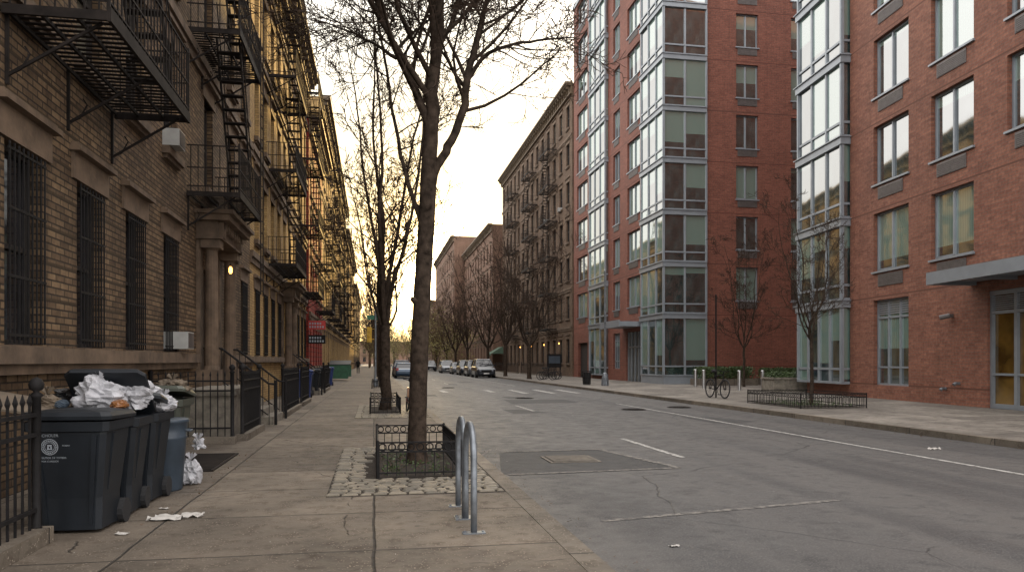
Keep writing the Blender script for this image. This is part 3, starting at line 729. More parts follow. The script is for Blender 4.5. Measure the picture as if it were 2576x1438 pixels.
def guard(x0,x1,y0,y1,label):
    t=thing('tree_guard',label,'tree guard',(x0,y0,0),group='low iron tree guards')
    mb=MB(); mb2=MB()
    cs=[(x0,y0),(x1,y0),(x1,y1),(x0,y1)]
    for i in range(4):
        a=Vector(cs[i]);b=Vector(cs[(i+1)%4]);L=(b-a).length;d=(b-a)/L
        for z in (.07,.34,.46): mb.tube([(a.x,a.y,z),(b.x,b.y,z)],.014,4)
        k=int(L/.12)
        for j in range(k+1):
            p=a+d*(L*j/k); mb.bar((p.x,p.y,.03),(p.x,p.y,.34),.008)
            if j<k:
                p=a+d*(L*(j+.5)/k); mb2.ring((p.x,p.y,.40),(-d.y,d.x,0),.045,.008,14,4)
        mb.tube([(a.x,a.y,z) for z in (0,.48,.49)],[.022,.022,.01],6)
    wpart('rails',mb,['iron'],t); wpart('scroll_rings',mb2,['iron'],t)
def leaves(name,label,x0,x1,y0,y1,z0,z1,n,s,mat,kind=None,cat='plant',flat=False):
    mb=MB()
    for i in range(n):
        c=Vector((R.uniform(x0,x1),R.uniform(y0,y1),R.uniform(z0,z1)))
        a=Vector((R.gauss(0,1),R.gauss(0,1),R.gauss(0,.15 if flat else 1))).normalized()*s*R.uniform(.5,1.2); b=Vector((R.gauss(0,1),R.gauss(0,1),R.gauss(0,.15 if flat else 1))).normalized()*s*R.uniform(.4,1)
        mb.face([c-a,c-b*.5,c+a,c+b*.5])
    o=ob(name,mb.mesh(name,[mat]))
    if kind:o['kind']=kind
    o['label']=label; o['category']=cat
    return o
guard(.05,1.13,9.95,12.6,'low black iron tree guard with ring pattern around a tree')
guard(-.1,.74,22,25.6,'low black iron tree guard with ring pattern around a tree')
guard(-.1,.74,42.5,45.5,'low black iron tree guard with ring pattern around a tree')
guard(13.3,15.6,22.3,25.8,'low black iron tree guard around a young tree')
for a in ((.05,1.13,9.95,12.6),(-.1,.74,22,25.6),(13.3,15.6,22.3,25.8)):
    sheet('tree_pit_soil',[(a[0]+.02,a[2]+.02),(a[1]-.02,a[2]+.02),(a[1]-.02,a[3]-.02),(a[0]+.02,a[3]-.02)],.012,'soil')
leaves('ground_cover','small green weeds growing in the tree pit soil',.1,1.05,10.0,12.5,.01,.07,420,.035,'leaf','stuff')
leaves('ground_cover','small green weeds growing in the tree pit soil',13.4,15.5,22.4,25.7,.01,.15,500,.05,'leaf','stuff')
leaves('fallen_leaves','dry leaves scattered in the tree pit and gutter',.1,1.1,10.0,12.5,.015,.03,140,.035,'leafdry','stuff',flat=True)
leaves('fallen_leaves','dry leaves gathered along the pavement crack',-2.1,-1.85,7.5,13,.006,.02,160,.022,'leafdry','stuff',flat=True)
leaves('fallen_leaves','dry leaves and grit along the gutter',1.72,2.1,5,40,-.124,-.11,700,.02,'leafdry','stuff',flat=True)
leaves('fallen_leaves','dry leaves and grit along the gutter',11.3,11.84,9,60,-.124,-.11,500,.03,'leafdry','stuff',flat=True)
leaves('litter_specks','small pale litter flecks on asphalt and pavement',1.8,11,5,30,-.12,-.115,90,.018,'paper','stuff','litter',flat=True)
leaves('litter_specks','small pale litter flecks on pavement slabs',-2.4,1.5,5.3,16,.005,.012,60,.012,'paper','stuff','litter',flat=True)
for (x,y,s,sd) in ((-1.95,7.75,.16,1),(-1.75,7.85,.13,2),(-2.15,7.15,.06,3),(-2.1,8.3,.05,4),(10.2,12.6,.12,5),(2.6,6.4,.05,6)):
    t=thing('paper_litter','crumpled scrap of white paper lying on the ground','litter',(x,y,.006 if x<2 else -.124),group='scraps of litter')
    mb=MB(); n=6
    g=[[(-s+2*s*i/n+noise.noise(Vector((i,j,sd)))*s*.3,(-s+2*s*j/n)*.5,abs(noise.noise(Vector((i*.6,j*.6,sd))))*s*.5) for i in range(n+1)] for j in range(n+1)]
    for j in range(n):
        for i in range(n):
            if (i,j) in ((0,0),(n-1,n-1),(0,n-1)): continue
            mb.face([g[j][i],g[j][i+1],g[j+1][i+1],g[j+1][i]])
    lpart('sheet',mb,['paper'],t)
for i,(y0,y1) in enumerate(((7.36,7.93),(6.66,7.27))):
    t=thing('bike_rack','galvanised steel hoop bicycle rack bolted to the pavement','bike rack',(.86,(y0+y1)/2,0),group='hoop bicycle racks')
    h=(y1-y0)/2; pts=[(0,-h,0),(0,-h,.3),(0,-h,.93-h)]+[(0,-h*math.cos(a*math.pi/12),.93-h+h*math.sin(a*math.pi/12)) for a in range(1,12)]+[(0,h,.93-h),(0,h,.3),(0,h,0)]
    mb=MB(); mb.tube(pts,.029,12); lpart('hoop',mb,['steel'],t,True)
    for s in (-h,h):
        mb=MB(); mb.box(-.1,.1,s-.045,s+.045,.001,.012)
        for q in (-.08,.08): mb.cyl((q,s),.012,.0115,.024,6)
        lpart('base_plate',mb,['steel'],t)
# ------------------------------------------------------------------ TREES
MINR=.0048
def tubeR(mb,pts,rs,n): mb.tube(pts,rs,n,cap=False)
def branch(tr,cr,p,d,L,r,lev,maxlev,up,kids,rg,ang):
    nseg=5 if lev<2 else 4 if lev<maxlev else 3
    pts=[Vector(p)]; rs=[r]; d=Vector(d).normalized()
    for i in range(nseg):
        d=(d+Vector((rg.gauss(0,.14),rg.gauss(0,.14),rg.gauss(0,.08)+up))).normalized()
        pts.append(pts[-1]+d*L/nseg); rs.append(max(MINR,r*(1-.7*(i+1)/nseg)))
    tubeR(tr if lev<=1 else cr,pts,rs,7 if lev==0 else 5 if lev==1 else 3)
    if lev<maxlev: spawn(tr,cr,pts,rs,L,lev,maxlev,up,kids,kids,rg,ang)
def spawn(tr,cr,pts,rs,L,lev,maxlev,up,kids,inner,rg,ang,t0=.2):
    n=len(pts)-1
    for k in range(kids):
        t=t0+(1-t0)*(k+rg.random())/kids; f=min(t*n,n-.001); i=int(f); fr=f-i
        p=pts[i].lerp(pts[i+1],fr); dd=(pts[i+1]-pts[i]).normalized(); rr=rs[i]*(1-fr)+rs[i+1]*fr
        az=rg.uniform(0,2*math.pi); a=rad(rg.uniform(*ang)); o=dd.orthogonal().normalized(); o=Matrix.Rotation(az,3,dd)@o
        nd=dd*math.cos(a)+o*math.sin(a)
        branch(tr,cr,p,nd,L*rg.uniform(.46,.72)*(1.05-.4*t),max(MINR*1.3,rr*rg.uniform(.4,.58)),lev+1,maxlev,up,inner,rg,ang)
def limb(tr,cr,pts,rs,kids,L,maxlev,rg,t0=.3,n=9,up=.08,ang=(30,65),inner=5,jit=.012):
    pts=[Vector(p) for p in pts]
    P2=[];R2=[]
    for i in range(len(pts)-1):
        p0=pts[max(i-1,0)];p1=pts[i];p2=pts[i+1];p3=pts[min(i+2,len(pts)-1)]
        for k in range(4):
            f=k/4; q=.5*((2*p1)+(p2-p0)*f+(2*p0-5*p1+4*p2-p3)*f*f+(3*p1-p0-3*p2+p3)*f**3)
            if k: q=q+Vector((rg.gauss(0,jit),rg.gauss(0,jit),0))
            P2.append(q);R2.append((rs[i]*(1-f)+rs[i+1]*f)*(1+rg.uniform(-.04,.04)))
    P2.append(pts[-1]);R2.append(rs[-1])
    tubeR(tr,P2,R2,n)
    if kids: spawn(tr,cr,P2,R2,L,0,maxlev,up,kids,inner,rg,ang,t0)
rg=random.Random(23)
tr=MB();cr=MB()
main=[(0,0,-.05),(-.005,0,.15),(.01,0,.9),(.05,0,2.1),(.10,.01,3.0),(.15,.02,3.9),(.18,.03,4.6),(.205,.03,5.05),(.27,0,5.93),(.32,.05,6.9),(.4,.2,8.5),(.45,.4,10.5),(.6,.5,12.5)]
rsm=[.2,.148,.13,.126,.124,.122,.112,.104,.088,.07,.05,.03,.012]
limb(tr,cr,main[:8],rsm[:8],0,3,3,rg,n=14,jit=.003)
limb(tr,cr,main[7:],rsm[7:],17,4.6,4,rg,t0=.04)
limb(tr,cr,[(.2,.03,4.9),(-.02,.0,5.46),(-.32,-.12,6.05),(-.62,-.2,6.9),(-1.0,-.3,8.5),(-1.4,-.5,10.5)],[.072,.06,.05,.042,.03,.012],16,4.2,4,rg,t0=.14,up=.06)
limb(tr,cr,[(.16,.03,4.05),(.36,.05,4.5),(.54,.08,4.85),(.66,.1,5.2),(.74,.1,5.74),(.93,.2,6.5),(1.15,.3,7.4),(1.7,.6,9.2)],[.075,.068,.064,.062,.055,.045,.034,.012],16,4.0,4,rg,t0=.4,up=.06)
limb(tr,cr,[(.75,.1,5.7),(.98,0,6.0),(1.3,-.1,6.12),(1.75,-.2,6.18),(2.3,-.3,6.2)],[.036,.03,.024,.018,.009],12,2.2,3,rg,t0=.15,up=.07)
limb(tr,cr,[(.1,0,3.4),(-.16,.3,4.2),(-.38,.7,5.2),(-.6,1.0,6.5),(-.9,1.2,8.3)],[.04,.033,.026,.02,.01],9,2.8,4,rg,t0=.35,up=.1)
limb(tr,cr,[(.25,0,5.8),(.2,-.6,6.8),(.1,-1.2,8.0),(.2,-1.6,9.5)],[.05,.04,.028,.01],9,2.8,4,rg,t0=.2)
limb(tr,cr,[(-.3,-.1,5.9),(-.7,.2,6.25),(-1.1,.4,6.5),(-1.6,.5,6.7)],[.028,.02,.014,.007],10,2.1,3,rg,t0=.2,up=.05)
for (x,y,z) in ((-.1,-.12,2.4),(.12,-.1,3.1),(.14,-.13,3.75)):
    tubeR(tr,[(x*.3+.04,y*.3,z-.06),(x+.04,y,z),(x*1.12+.04,y*1.08,z+.03)],[.055,.042,.018],8)
tA=(tr.mesh('trunk',['bark'],smooth=True),cr.mesh('crown',['twig']))
def generic(seed,H=13,r=.17,fork=2.6,nl=5,spread=.32,kids=10,inner=5,minr=.008,ml=4,Lf=.27,tm='twig',t0=.1):
    global MINR
    MINR=minr
    rg=random.Random(seed); tr=MB();cr=MB()
    limb(tr,cr,[(0,0,-.05),(0,0,.2),(rg.gauss(0,.04),0,fork*.5),(0,0,fork)],[r*1.4,r*1.05,r*.95,r*.85],0,2,2,rg,n=10)
    b=Vector((0,0,fork-.08))
    for k in range(nl):
        az=2*math.pi*(k+rg.random()*.7)/nl; s=spread*rg.uniform(.5,1.3); h=H*rg.uniform(.75,1)
        pts=[b+Vector((0,0,-.1))]
        hh=h-fork
        for q in (.12,.3,.55,.8,1): pts.append(b+Vector((math.cos(az)*s*hh*(q**.8)*.75+rg.gauss(0,.1),math.sin(az)*s*hh*(q**.8)*.75+rg.gauss(0,.1),hh*q)))
        rr=r*rg.uniform(.42,.56); limb(tr,cr,pts,[rr,rr*.85,rr*.7,rr*.48,rr*.3,minr*1.3],kids,H*Lf,ml,rg,t0=t0,n=7,up=.08,ang=(25,62),inner=inner)
    return (tr.mesh('trunk',['bark' if tm=='twig' else tm],smooth=True),cr.mesh('crown',[tm]))
V=[generic(3,14.5,.165,2.6,5,.2,11,4,.008,4,.25,t0=.15),generic(5,13.5,.15,3.2,5,.22,8,3,.010,4,.23,t0=.22),generic(9,13,.15,3.2,5,.26,8,3,.010,4,.23,t0=.22)]
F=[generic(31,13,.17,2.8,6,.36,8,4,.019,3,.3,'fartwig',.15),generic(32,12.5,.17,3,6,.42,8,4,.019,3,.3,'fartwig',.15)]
W=[generic(41,13.5,.18,2.8,6,.46,9,4,.014,3,.32,'twig',.12),generic(42,13,.18,3,6,.46,9,4,.014,3,.32,'twig',.12)]
S=[generic(21,7.4,.065,2.3,6,.34,7,4,.0045),generic(22,9.2,.08,2.4,6,.3,7,4,.007)]
def tree(v,loc,label,rz=0,s=1,group=None):
    t=thing('tree',label,'tree',loc,rz=rz,group=group); t.scale=(s,s,s)
    ob('trunk',v[0],t); ob('crown',v[1],t); return t
tree(tA,(.63,11.36,0),'bare tree with forked dark trunk inside a low iron guard',rz=rad(-6))
tree(V[0],(.35,23.9,0),'bare street tree with several upright limbs in iron guard',rz=.4,group='bare street trees along the kerb')
for i,y in enumerate((35,46,60,75,90,108,128)):
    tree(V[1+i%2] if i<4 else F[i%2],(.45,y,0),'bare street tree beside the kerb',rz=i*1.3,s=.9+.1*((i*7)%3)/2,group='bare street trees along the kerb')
for i,y in enumerate((64,76,88,102,117,131,146,163)):
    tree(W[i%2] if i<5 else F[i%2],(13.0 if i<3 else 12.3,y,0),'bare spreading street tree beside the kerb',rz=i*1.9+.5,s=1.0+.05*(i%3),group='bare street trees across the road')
for i in range(16):
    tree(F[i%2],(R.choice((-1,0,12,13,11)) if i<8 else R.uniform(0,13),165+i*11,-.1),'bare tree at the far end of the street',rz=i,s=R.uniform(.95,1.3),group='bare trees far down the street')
tree(S[0],(14.7,24.0,0),'young bare tree with fine upright twigs in iron guard',rz=.2)
tree(S[1],(21.4,42,0),'young bare tree standing in the courtyard',rz=1.1)
def cloud(loc,rx,ry,rz_,n,s,label):
    mb=MB()
    cl=[(R.gauss(0,.5),R.gauss(0,.5),R.gauss(0,.5)) for _ in range(30)]
    for i in range(n):
        a=R.choice(cl); c=Vector(((a[0]+R.gauss(0,.16))*rx,(a[1]+R.gauss(0,.16))*ry,(a[2]+R.gauss(0,.16))*rz_))
        u=Vector((R.gauss(0,1),R.gauss(0,1),R.gauss(0,1))).normalized()*s; v=Vector((R.gauss(0,1),R.gauss(0,1),R.gauss(0,1))).normalized()*s
        mb.face([c-u,c-v*.6,c+u,c+v*.6])
    t=thing('tree',label,'tree',(loc[0],loc[1],-.1)); 
    tm=MB(); tm.tube([(0,0,0),(.1,0,loc[2]*.6),(.2,.1,loc[2])],[.2,.15,.06],7)
    for k in range(6):
        a=k*1.05; tm.tube([(.1,0,loc[2]*.55),(rx*.3*math.cos(a),ry*.3*math.sin(a),loc[2]),(rx*.6*math.cos(a),ry*.6*math.sin(a),loc[2]+rz_*.4)],[.09,.05,.01],5)
    lpart('trunk',tm,['bark'],t); o=lpart('crown',mb,['bud'],t); o.location=(0,0,loc[2])
for i,(x,y,h) in enumerate(((4,255,8),(10,215,7.5),(0.5,200,6),(13,190,8),(7,280,8),(12,150,6),(1,160,5.5),(11.6,125,5),(6,320,9),(0,300,8),(12,235,9))):
    cloud((x,y,h),5,5,4.5,2200,.14,'street tree with a haze of new yellow green leaves')
# ------------------------------------------------------------------ RIGHT: building A
def bayunit(t,P,u0,u1,n0,n1,z0,z1,fcols,scols,end0=False,end1=False,glassm='gl_mod'):
    def pane(c0,c1):
        mb=MB(); mb.face([(*c0,z0+.12),(*c1,z0+.12),(*c1,z1-.16),(*c0,z1-.16)],0,[(0,0),(1,0),(1,1),(0,1)])
        return wpart('window',mb,[glassm],t)
    def P2(u,n): q=P(u,n,0); return (q[0],q[1])
    e=.05
    for i in range(fcols):
        a=u0+(u1-u0)*i/fcols; b=u0+(u1-u0)*(i+1)/fcols; pane(P2(a,n1-e),P2(b,n1-e))
    fm=MB()
    for i in range(fcols+1):
        a=u0+(u1-u0)*i/fcols; fm.box(a-.06,a+.06,n1-.08,n1+.02,z0+.1,z1-.15,T=P)
    fm.box(u0,u1,n1-.07,n1+.012,z0+.62,z0+.72,T=P)
    for flag,uu,sg in ((end0,u0,1),(end1,u1,-1)):
        if flag:
            for i in range(scols):
                a=n0+(n1-n0)*i/scols; b=n0+(n1-n0)*(i+1)/scols; pane(P2(uu+sg*e,a),P2(uu+sg*e,b))
            for i in range(scols+1):
                a=n0+(n1-n0)*i/scols; fm.box(uu-.021 if sg>0 else uu-.08,uu+.08 if sg>0 else uu+.021,a-.055,a+.055,z0+.1,z1-.15,T=P)
            fm.box(uu-.012 if sg>0 else uu-.07,uu+.07 if sg>0 else uu+.012,n0,n1-.09,z0+.62,z0+.72,T=P)
    fm.box(u0-.1,u1+.1,n0,n1+.1,z1-.2,z1+.1,T=P); fm.box(u0-.16,u1+.16,n0,n1+.17,z1+.1,z1+.14,T=P)
    fm.box(u0-.04,u1+.04,n0,n1+.04,z0+.02,z0+.12,T=P)
    wpart('bay_frame',fm,['alu'],t)
a5=rad(5); DA=(math.sin(a5),math.cos(a5)); NA=(-math.cos(a5),math.sin(a5)); OA=(19.4,21.7)
PA=frame(OA,DA,NA)
tA_=thing('apartment_building','modern red brick block with grey windows and entrance canopy','building',(19.4,21.7,0))
opsA=[]; grA=[]
for k in range(8):
    z=4.1+3.5*k
    for (a,b) in ((.5,2.72),(4.05,6.4),(-3.2,-1.0),(-6.6,-4.4)):
        if k==0 and a<0: continue
        opsA.append((a,b,z+1.0,z+3.35,'modern')); grA.append((a+.35,b-.35,z+.38,z+.86))
opsA.append((4.05,6.4,.55,3.95,'shop')); door=(-3.4,-.15,.0,3.75)
facade(tA_,PA,-16,8.2,0,32.5,opsA+[door],'brA',depth=.24)
shell(tA_,PA,-16,12.1,-18,32.5,'brA')
facade(tA_,PA,8.2,12.1,0,.6,[],'brA')
for o in opsA: putwin(tA_,PA,NA,*o,rec=.22)
def grille(t,P,g):
    mb=MB(); a,b,c,d=g; mb.box(a,b,.003,.03,c,d,T=P)
    k=int((d-c)/.06)
    for i in range(k): mb.box(a+.03,b-.03,.0295,.045,c+.03+i*.06,c+.055+i*.06,T=P)
    wpart('vent_grille',mb,['ptac'],t)
for g in grA: grille(tA_,PA,g)
bayunit(tA_,PA,8.25,12.3,-2,.35,.5,4.0,4,2,end0=True,end1=True)
for k in range(8): bayunit(tA_,PA,8.25,12.3,-2,.35,4.1+3.5*k,4.1+3.5*(k+1)-.1,3,2,end0=True,end1=True)
mb=MB(); mb.box(-3.4,-.15,-.2,-.18,0,3.75,T=PA); wpart('door',mb,['ylw'],tA_)
mb=MB()
for u in (-3.35,-2.3,-1.25,-.2): mb.box(u-.06,u+.06,-.18,-.08,0,3.7,T=PA)
mb.box(-3.4,-.15,-.178,-.085,3.0,3.1,T=PA);mb.box(-3.4,-.15,-.178,-.085,0,.15,T=PA);mb.box(-3.4,-.15,-.18,-.07,3.6,3.74,T=PA)
mb.box(-3.4,-.15,-.177,-.09,1.05,1.12,T=PA)
for q in range(7): mb.box(-3.3,-.25,-.17,-.1,3.14+q*.065,3.17+q*.065,T=PA)
wpart('door_frame',mb,['alu'],tA_)
mb=MB(); mb.box(-6,.6,.003,1.5,4.1,4.22,T=PA); mb.box(-6,.65,1.5,1.56,4.0,4.4,T=PA); mb.box(.6,.65,.003,1.5,4.0,4.4,T=PA)
for u in (-3.5,-1.5,.3): mb.box(u,u+.08,.05,1.5,3.98,4.1,T=PA)
wpart('canopy',mb,['alu'],tA_)
mb=MB(); mb.box(1.5,1.62,.0,.12,3.0,3.12,T=PA); mb.tube([PA(1.55,.1,3.06),PA(1.75,.34,3.0)],.09,8); wpart('security_camera',mb,['ptac'],tA_)
for u,z in ((1.9,.55),(1.2,.75)):
    mb=MB(); mb.tube([PA(u,0,z),PA(u,.15,z),PA(u,.2,z-.05)],[.05,.05,.07],8); wpart('standpipe',mb,['steel'],tA_)
# ------------------------------------------------------------------ building B
DB=(0,1);NB=(-1,0);PB=frame((19,48),DB,NB)
tB=thing('apartment_building','tall modern red brick block with grey metal corner bays','building',(19,48,0))
ops=[]
for k in range(9):
    z=4.6+3.4*k
    for a,b in ((5.2,8.0),(9.8,11.5),(19.1,22.7)): ops.append((a,b,z+.95,z+3.2,'modern'))
ops2=[(9.8,11.5,.9,3.7,'shop'),(19.1,22.3,.0,3.2,'dark')]
facade(tB,PB,4,23.9,0,35.2,ops+ops2+[(5.0,8.2,0,3.7)],'brB',depth=.25)
for o in ops: putwin(tB,PB,NB,*o,rec=.22)
putwin(tB,PB,NB,*ops2[0],rec=.22)
mb=MB(); mb.box(19.1,22.3,-.3,-.25,0,3.2,T=PB); wpart('garage_door',mb,['frame_old'],tB)
for k in range(9):
    for a,b in ((5.6,7.6),(10.0,11.3),(19.8,22.0)): grille(tB,PB,(a,b,4.6+3.4*k+.42,4.6+3.4*k+.85))
mb=MB(); mb.box(5.0,8.2,-.23,-.2,0,3.7,T=PB); wpart('entrance_glass',mb,['lobby'],tB)
mb=MB()
for u in (5.0,5.8,6.6,7.4,8.1): mb.box(u,u+.1,-.2,-.1,0,3.7,T=PB)
mb.box(5,8.2,-.2,-.11,2.5,2.62,T=PB); wpart('entrance_frame',mb,['alu'],tB)
mb=MB(); mb.box(4.4,9,.003,1.8,4.0,4.35,T=PB); mb.box(4.35,9.05,1.8,1.86,3.95,4.45,T=PB); wpart('canopy',mb,['alu'],tB)
for k in range(9): bayunit(tB,PB,12.9,17.6,-.1,.25,4.6+3.4*k,4.6+3.4*(k+1)-.1,3,1,end0=True,end1=True)
bayunit(tB,PB,12.9,17.6,-.1,.25,.3,4.5,3,1,end0=True,end1=True)
for k in range(9): bayunit(tB,PB,-.3,4.0,-2.65,.35,4.6+3.4*k,4.6+3.4*(k+1)-.1,3,2,end0=True)
bayunit(tB,PB,-.3,4.0,-2.65,.35,.5,4.5,3,2,end0=True)
mb=MB(); mb.box(-.3,4,-2.65,.35,0,.5,T=PB); wpart('plinth',mb,['alu'],tB)
PS=frame((19,48),(1,0),(0,-1)); ops=[]
for k in range(9):
    z=4.6+3.4*k
    for a,b in ((4.9,6.5),(8.9,10.5),(14,15.6),(18,19.6)): ops.append((a,b,z+.95,z+3.2,'modern'))
facade(tB,PS,2.6,26,0,35.2,ops,'brB',depth=.25)
for o in ops: putwin(tB,PS,(0,-1),*o,rec=.22)
for k in range(9):
    for a,b in ((4.9,6.5),(8.9,10.5)): grille(tB,PS,(a+.1,b-.1,4.6+3.4*k+.42,4.6+3.4*k+.88))
mb=MB(); mb.face([(19,71.9,0),(45,71.9,0),(45,71.9,35.2),(19,71.9,35.2)]); mb.face([(45,48,0),(45,71.9,0),(45,71.9,35.2),(45,48,35.2)]); wpart('wall',mb,['brB'],tB)
mb=MB(); mb.face([(19,48,35.18),(45,48,35.18),(45,71.9,35.18),(19,71.9,35.18)]); wpart('roof',mb,['roof'],tB)
mb=MB(); mb.box(-.1,24,-.3,.12,35.2,35.6,T=PB); wpart('parapet',mb,['alu'],tB)
t=thing('apartment_building','red brick wing at the back of the courtyard','building',(40,30,0)); mb=MB(); mb.box(45.1,50,25,48,0,32); wpart('wall',mb,['brB'],t)
# ------------------------------------------------------------------ right side old buildings
rows7=[(1.3,3.7)]+[(4.9+3.75*k+.8,4.9+3.75*k+3.0) for k in range(6)]
tC,PC=tenement('brown brick tenement with heavy bracketed cornice and fire escapes',(18.9,72.1),(0,1),(-1,0),41,28.4,rows7,[1.7+2.9*k for k in range(14)],'brC',ww=1.2,belt=(4.8,8.6,23.5))
for u in (6,16,27.5): fire_escape(PC,u,u+4.6,[4.9+3.75*k for k in range(6)],'black iron fire escape on brown brick facade',far=True)
for u in (2.5,9): ac_unit(PC,(-1,0),u+2,16.8,'small white air conditioner in an upper window')
tD,PD=tenement('haze-paled red brick apartment house with chimney',(17.5,113.6),(0,1),(-1,0),36,22,rows7[:5],[2+3.5*k for k in range(10)],'brD',ww=1.2,belt=(4.8,))
for a,b,c,d,h in ((17,19,-6,-4,25),(3,9,-9,-4,24.2)):
    mb=MB(); mb.box(a,b,c,d,22,h,T=PD); wpart('chimney',mb,['brD'],tD)
tE,PE=tenement('haze-paled brick apartment house far down the street',(15.5,150),(0,1),(-1,0),46,26,rows7[:6],[2+4*k for k in range(11)],'brD',ww=1.4,belt=(4.8,))
tF,PF=tenement('low red brick house far down the street',(15,196.2),(0,1),(-1,0),90,17,rows7[:4],[3+6*k for k in range(14)],'brD',ww=1.4,belt=(4.8,))
tG,PG=tenement('low brick houses closing the far end of the street',(-40,420),(1,0),(0,-1),110,12,rows7[:2],[3+8*k for k in range(13)],'brD',ww=1.6,belt=(4.8,))
for u in (4,11,18,25): lantern(PC(u,.35,3.3))
t=thing('shop_awning','pale green canvas shop awning over the pavement','awning',(17.6,112,2.6)); mb=MB(); mb.hexa([(-.9,-2,0),(.9,-2,.0),(.9,2,0),(-.9,2,0),(.7,-2,1.0),(.9,-2,1.0),(.9,2,1.0),(.7,2,1.0)]); mb.box(-.92,-.89,-2,2,-.3,0.01); lpart('canvas',mb,['awn'],t)
# ------------------------------------------------------------------ street furniture right
def bollard(x,y):
    t=thing('bollard','brushed stainless steel bollard on pavement','bollard',(x,y,0),group='stainless steel bollards'); mb=MB(); mb.tube([(0,0,z) for z in (0,.02,.021,1.0,1.03)],[.12,.12,.09,.09,.07],16); lpart('post',mb,['stain'],t)
for x,y in ((18.6,37),(19.9,37),(18.6,42.5),(17.9,39.8)): bollard(x,y)
def hedge(x0,x1,y0,y1,h,label):
    t=thing('hedge',label,'hedge',((x0+x1)/2,(y0+y1)/2,0)); mb=MB(); mb.box(x0-.1,x1+.1,y0-.1,y1+.1,0.001,.4); wpart('planter',mb,['kerb'],t)
    mb=MB()
    for i in range(4200):
        c=Vector((R.uniform(x0,x1),R.uniform(y0,y1),.35+h*R.random()**.6)); c.z+=.12*noise.noise(Vector((c.x*1.5,c.y*1.5,0)))
        u=Vector((R.gauss(0,1),R.gauss(0,1),R.gauss(0,1))).normalized()*.06; v=Vector((R.gauss(0,1),R.gauss(0,1),R.gauss(0,1))).normalized()*.05
        mb.face([c-u,c-v,c+u,c+v])
    wpart('foliage',mb,['leaf'],t)
hedge(20,23.5,44.6,46.2,.8,'clipped dark green hedge in a low planter')
hedge(24.3,27.5,44.2,46,.7,'clipped dark green hedge in a low planter')
t=thing('planter_box','low grey concrete planter box with shrubs','planter',(20.2,35.2,0)); mb=MB(); mb.box(-1,1.2,-.6,.6,.002,.62); mb.box(-1.05,1.25,-.65,.65,.62,.7); lpart('box',mb,['roughstone'],t)
mb=MB()
for i in range(900):
    c=Vector((R.uniform(-.9,1.1),R.uniform(-.5,.5),R.uniform(.7,1.0))); u=Vector((R.gauss(0,1),R.gauss(0,1),R.gauss(0,1))).normalized()*.06; v=Vector((R.gauss(0,1),R.gauss(0,1),R.gauss(0,1))).normalized()*.05; mb.face([c-u,c-v,c+u,c+v])
lpart('shrub',mb,['leaf'],t)
t=thing('lamp_post','grey steel lamp post with flared base','lamp post',(14,45.5,0)); mb=MB()
mb.tube([(0,0,z) for z in (0,.05,.5,.75,.8,7.0)],[.24,.24,.2,.12,.07,.05],12); lpart('post',mb,['steel'],t)
mb=MB(); mb.tube([(0,0,7.0),(0,0,7.06),(0,0,7.12)],[.07,.07,.02],8); lpart('cap',mb,['steel'],t)
t=thing('sign_post','thin dark steel sign post on the pavement','sign post',(13.85,29.6,0)); mb=MB(); mb.tube([(0,0,0),(0,0,4.2)],.035,6); lpart('post',mb,['iron'],t); mb=MB(); mb.tube([(0,0,4.2),(0,0,4.24)],[.045,.02],6); lpart('cap',mb,['iron'],t)
t=thing('litter_bin','dark wire street litter bin','litter bin',(13.4,47.5,0)); mb=MB()
for k in range(16): a=2*math.pi*k/16; mb.bar((.24*math.cos(a),.24*math.sin(a),.02),(.3*math.cos(a),.3*math.sin(a),.9),.012)
for z,r in ((.04,.24),(.45,.27),(.88,.3)): mb.ring((0,0,z),(0,0,1),r,.018,16,4)
lpart('basket',mb,['iron'],t); mb=MB(); mb.cyl((0,0),.2,.03,.8,12,r2=.25); lpart('liner',mb,['bagblk'],t)
t=thing('traffic_signal','grey pole with yellow traffic signal and green street sign','traffic light',(.1,46,0))
mb=MB(); mb.tube([(0,0,z) for z in (0,.4,.5,4.7)],[.16,.14,.07,.06],10); lpart('post',mb,['steel'],t)
mb=MB(); mb.box(-.5,-.22,-.13,.13,2.6,3.5); mb.bar((-.3,0,2.8),(0,0,2.8),.02); mb.bar((-.3,0,3.4),(0,0,3.4),.02)
for z in (2.75,3.05,3.35): mb.tube([(-.36,-.12,z),(-.36,-.25,z)],.1,10)
lpart('signal_head',mb,['yellow'],t); mb=MB(); mb.box(-.5,.55,-.015,.015,3.95,4.2); lpart('street_sign',mb,['signgreen'],t)
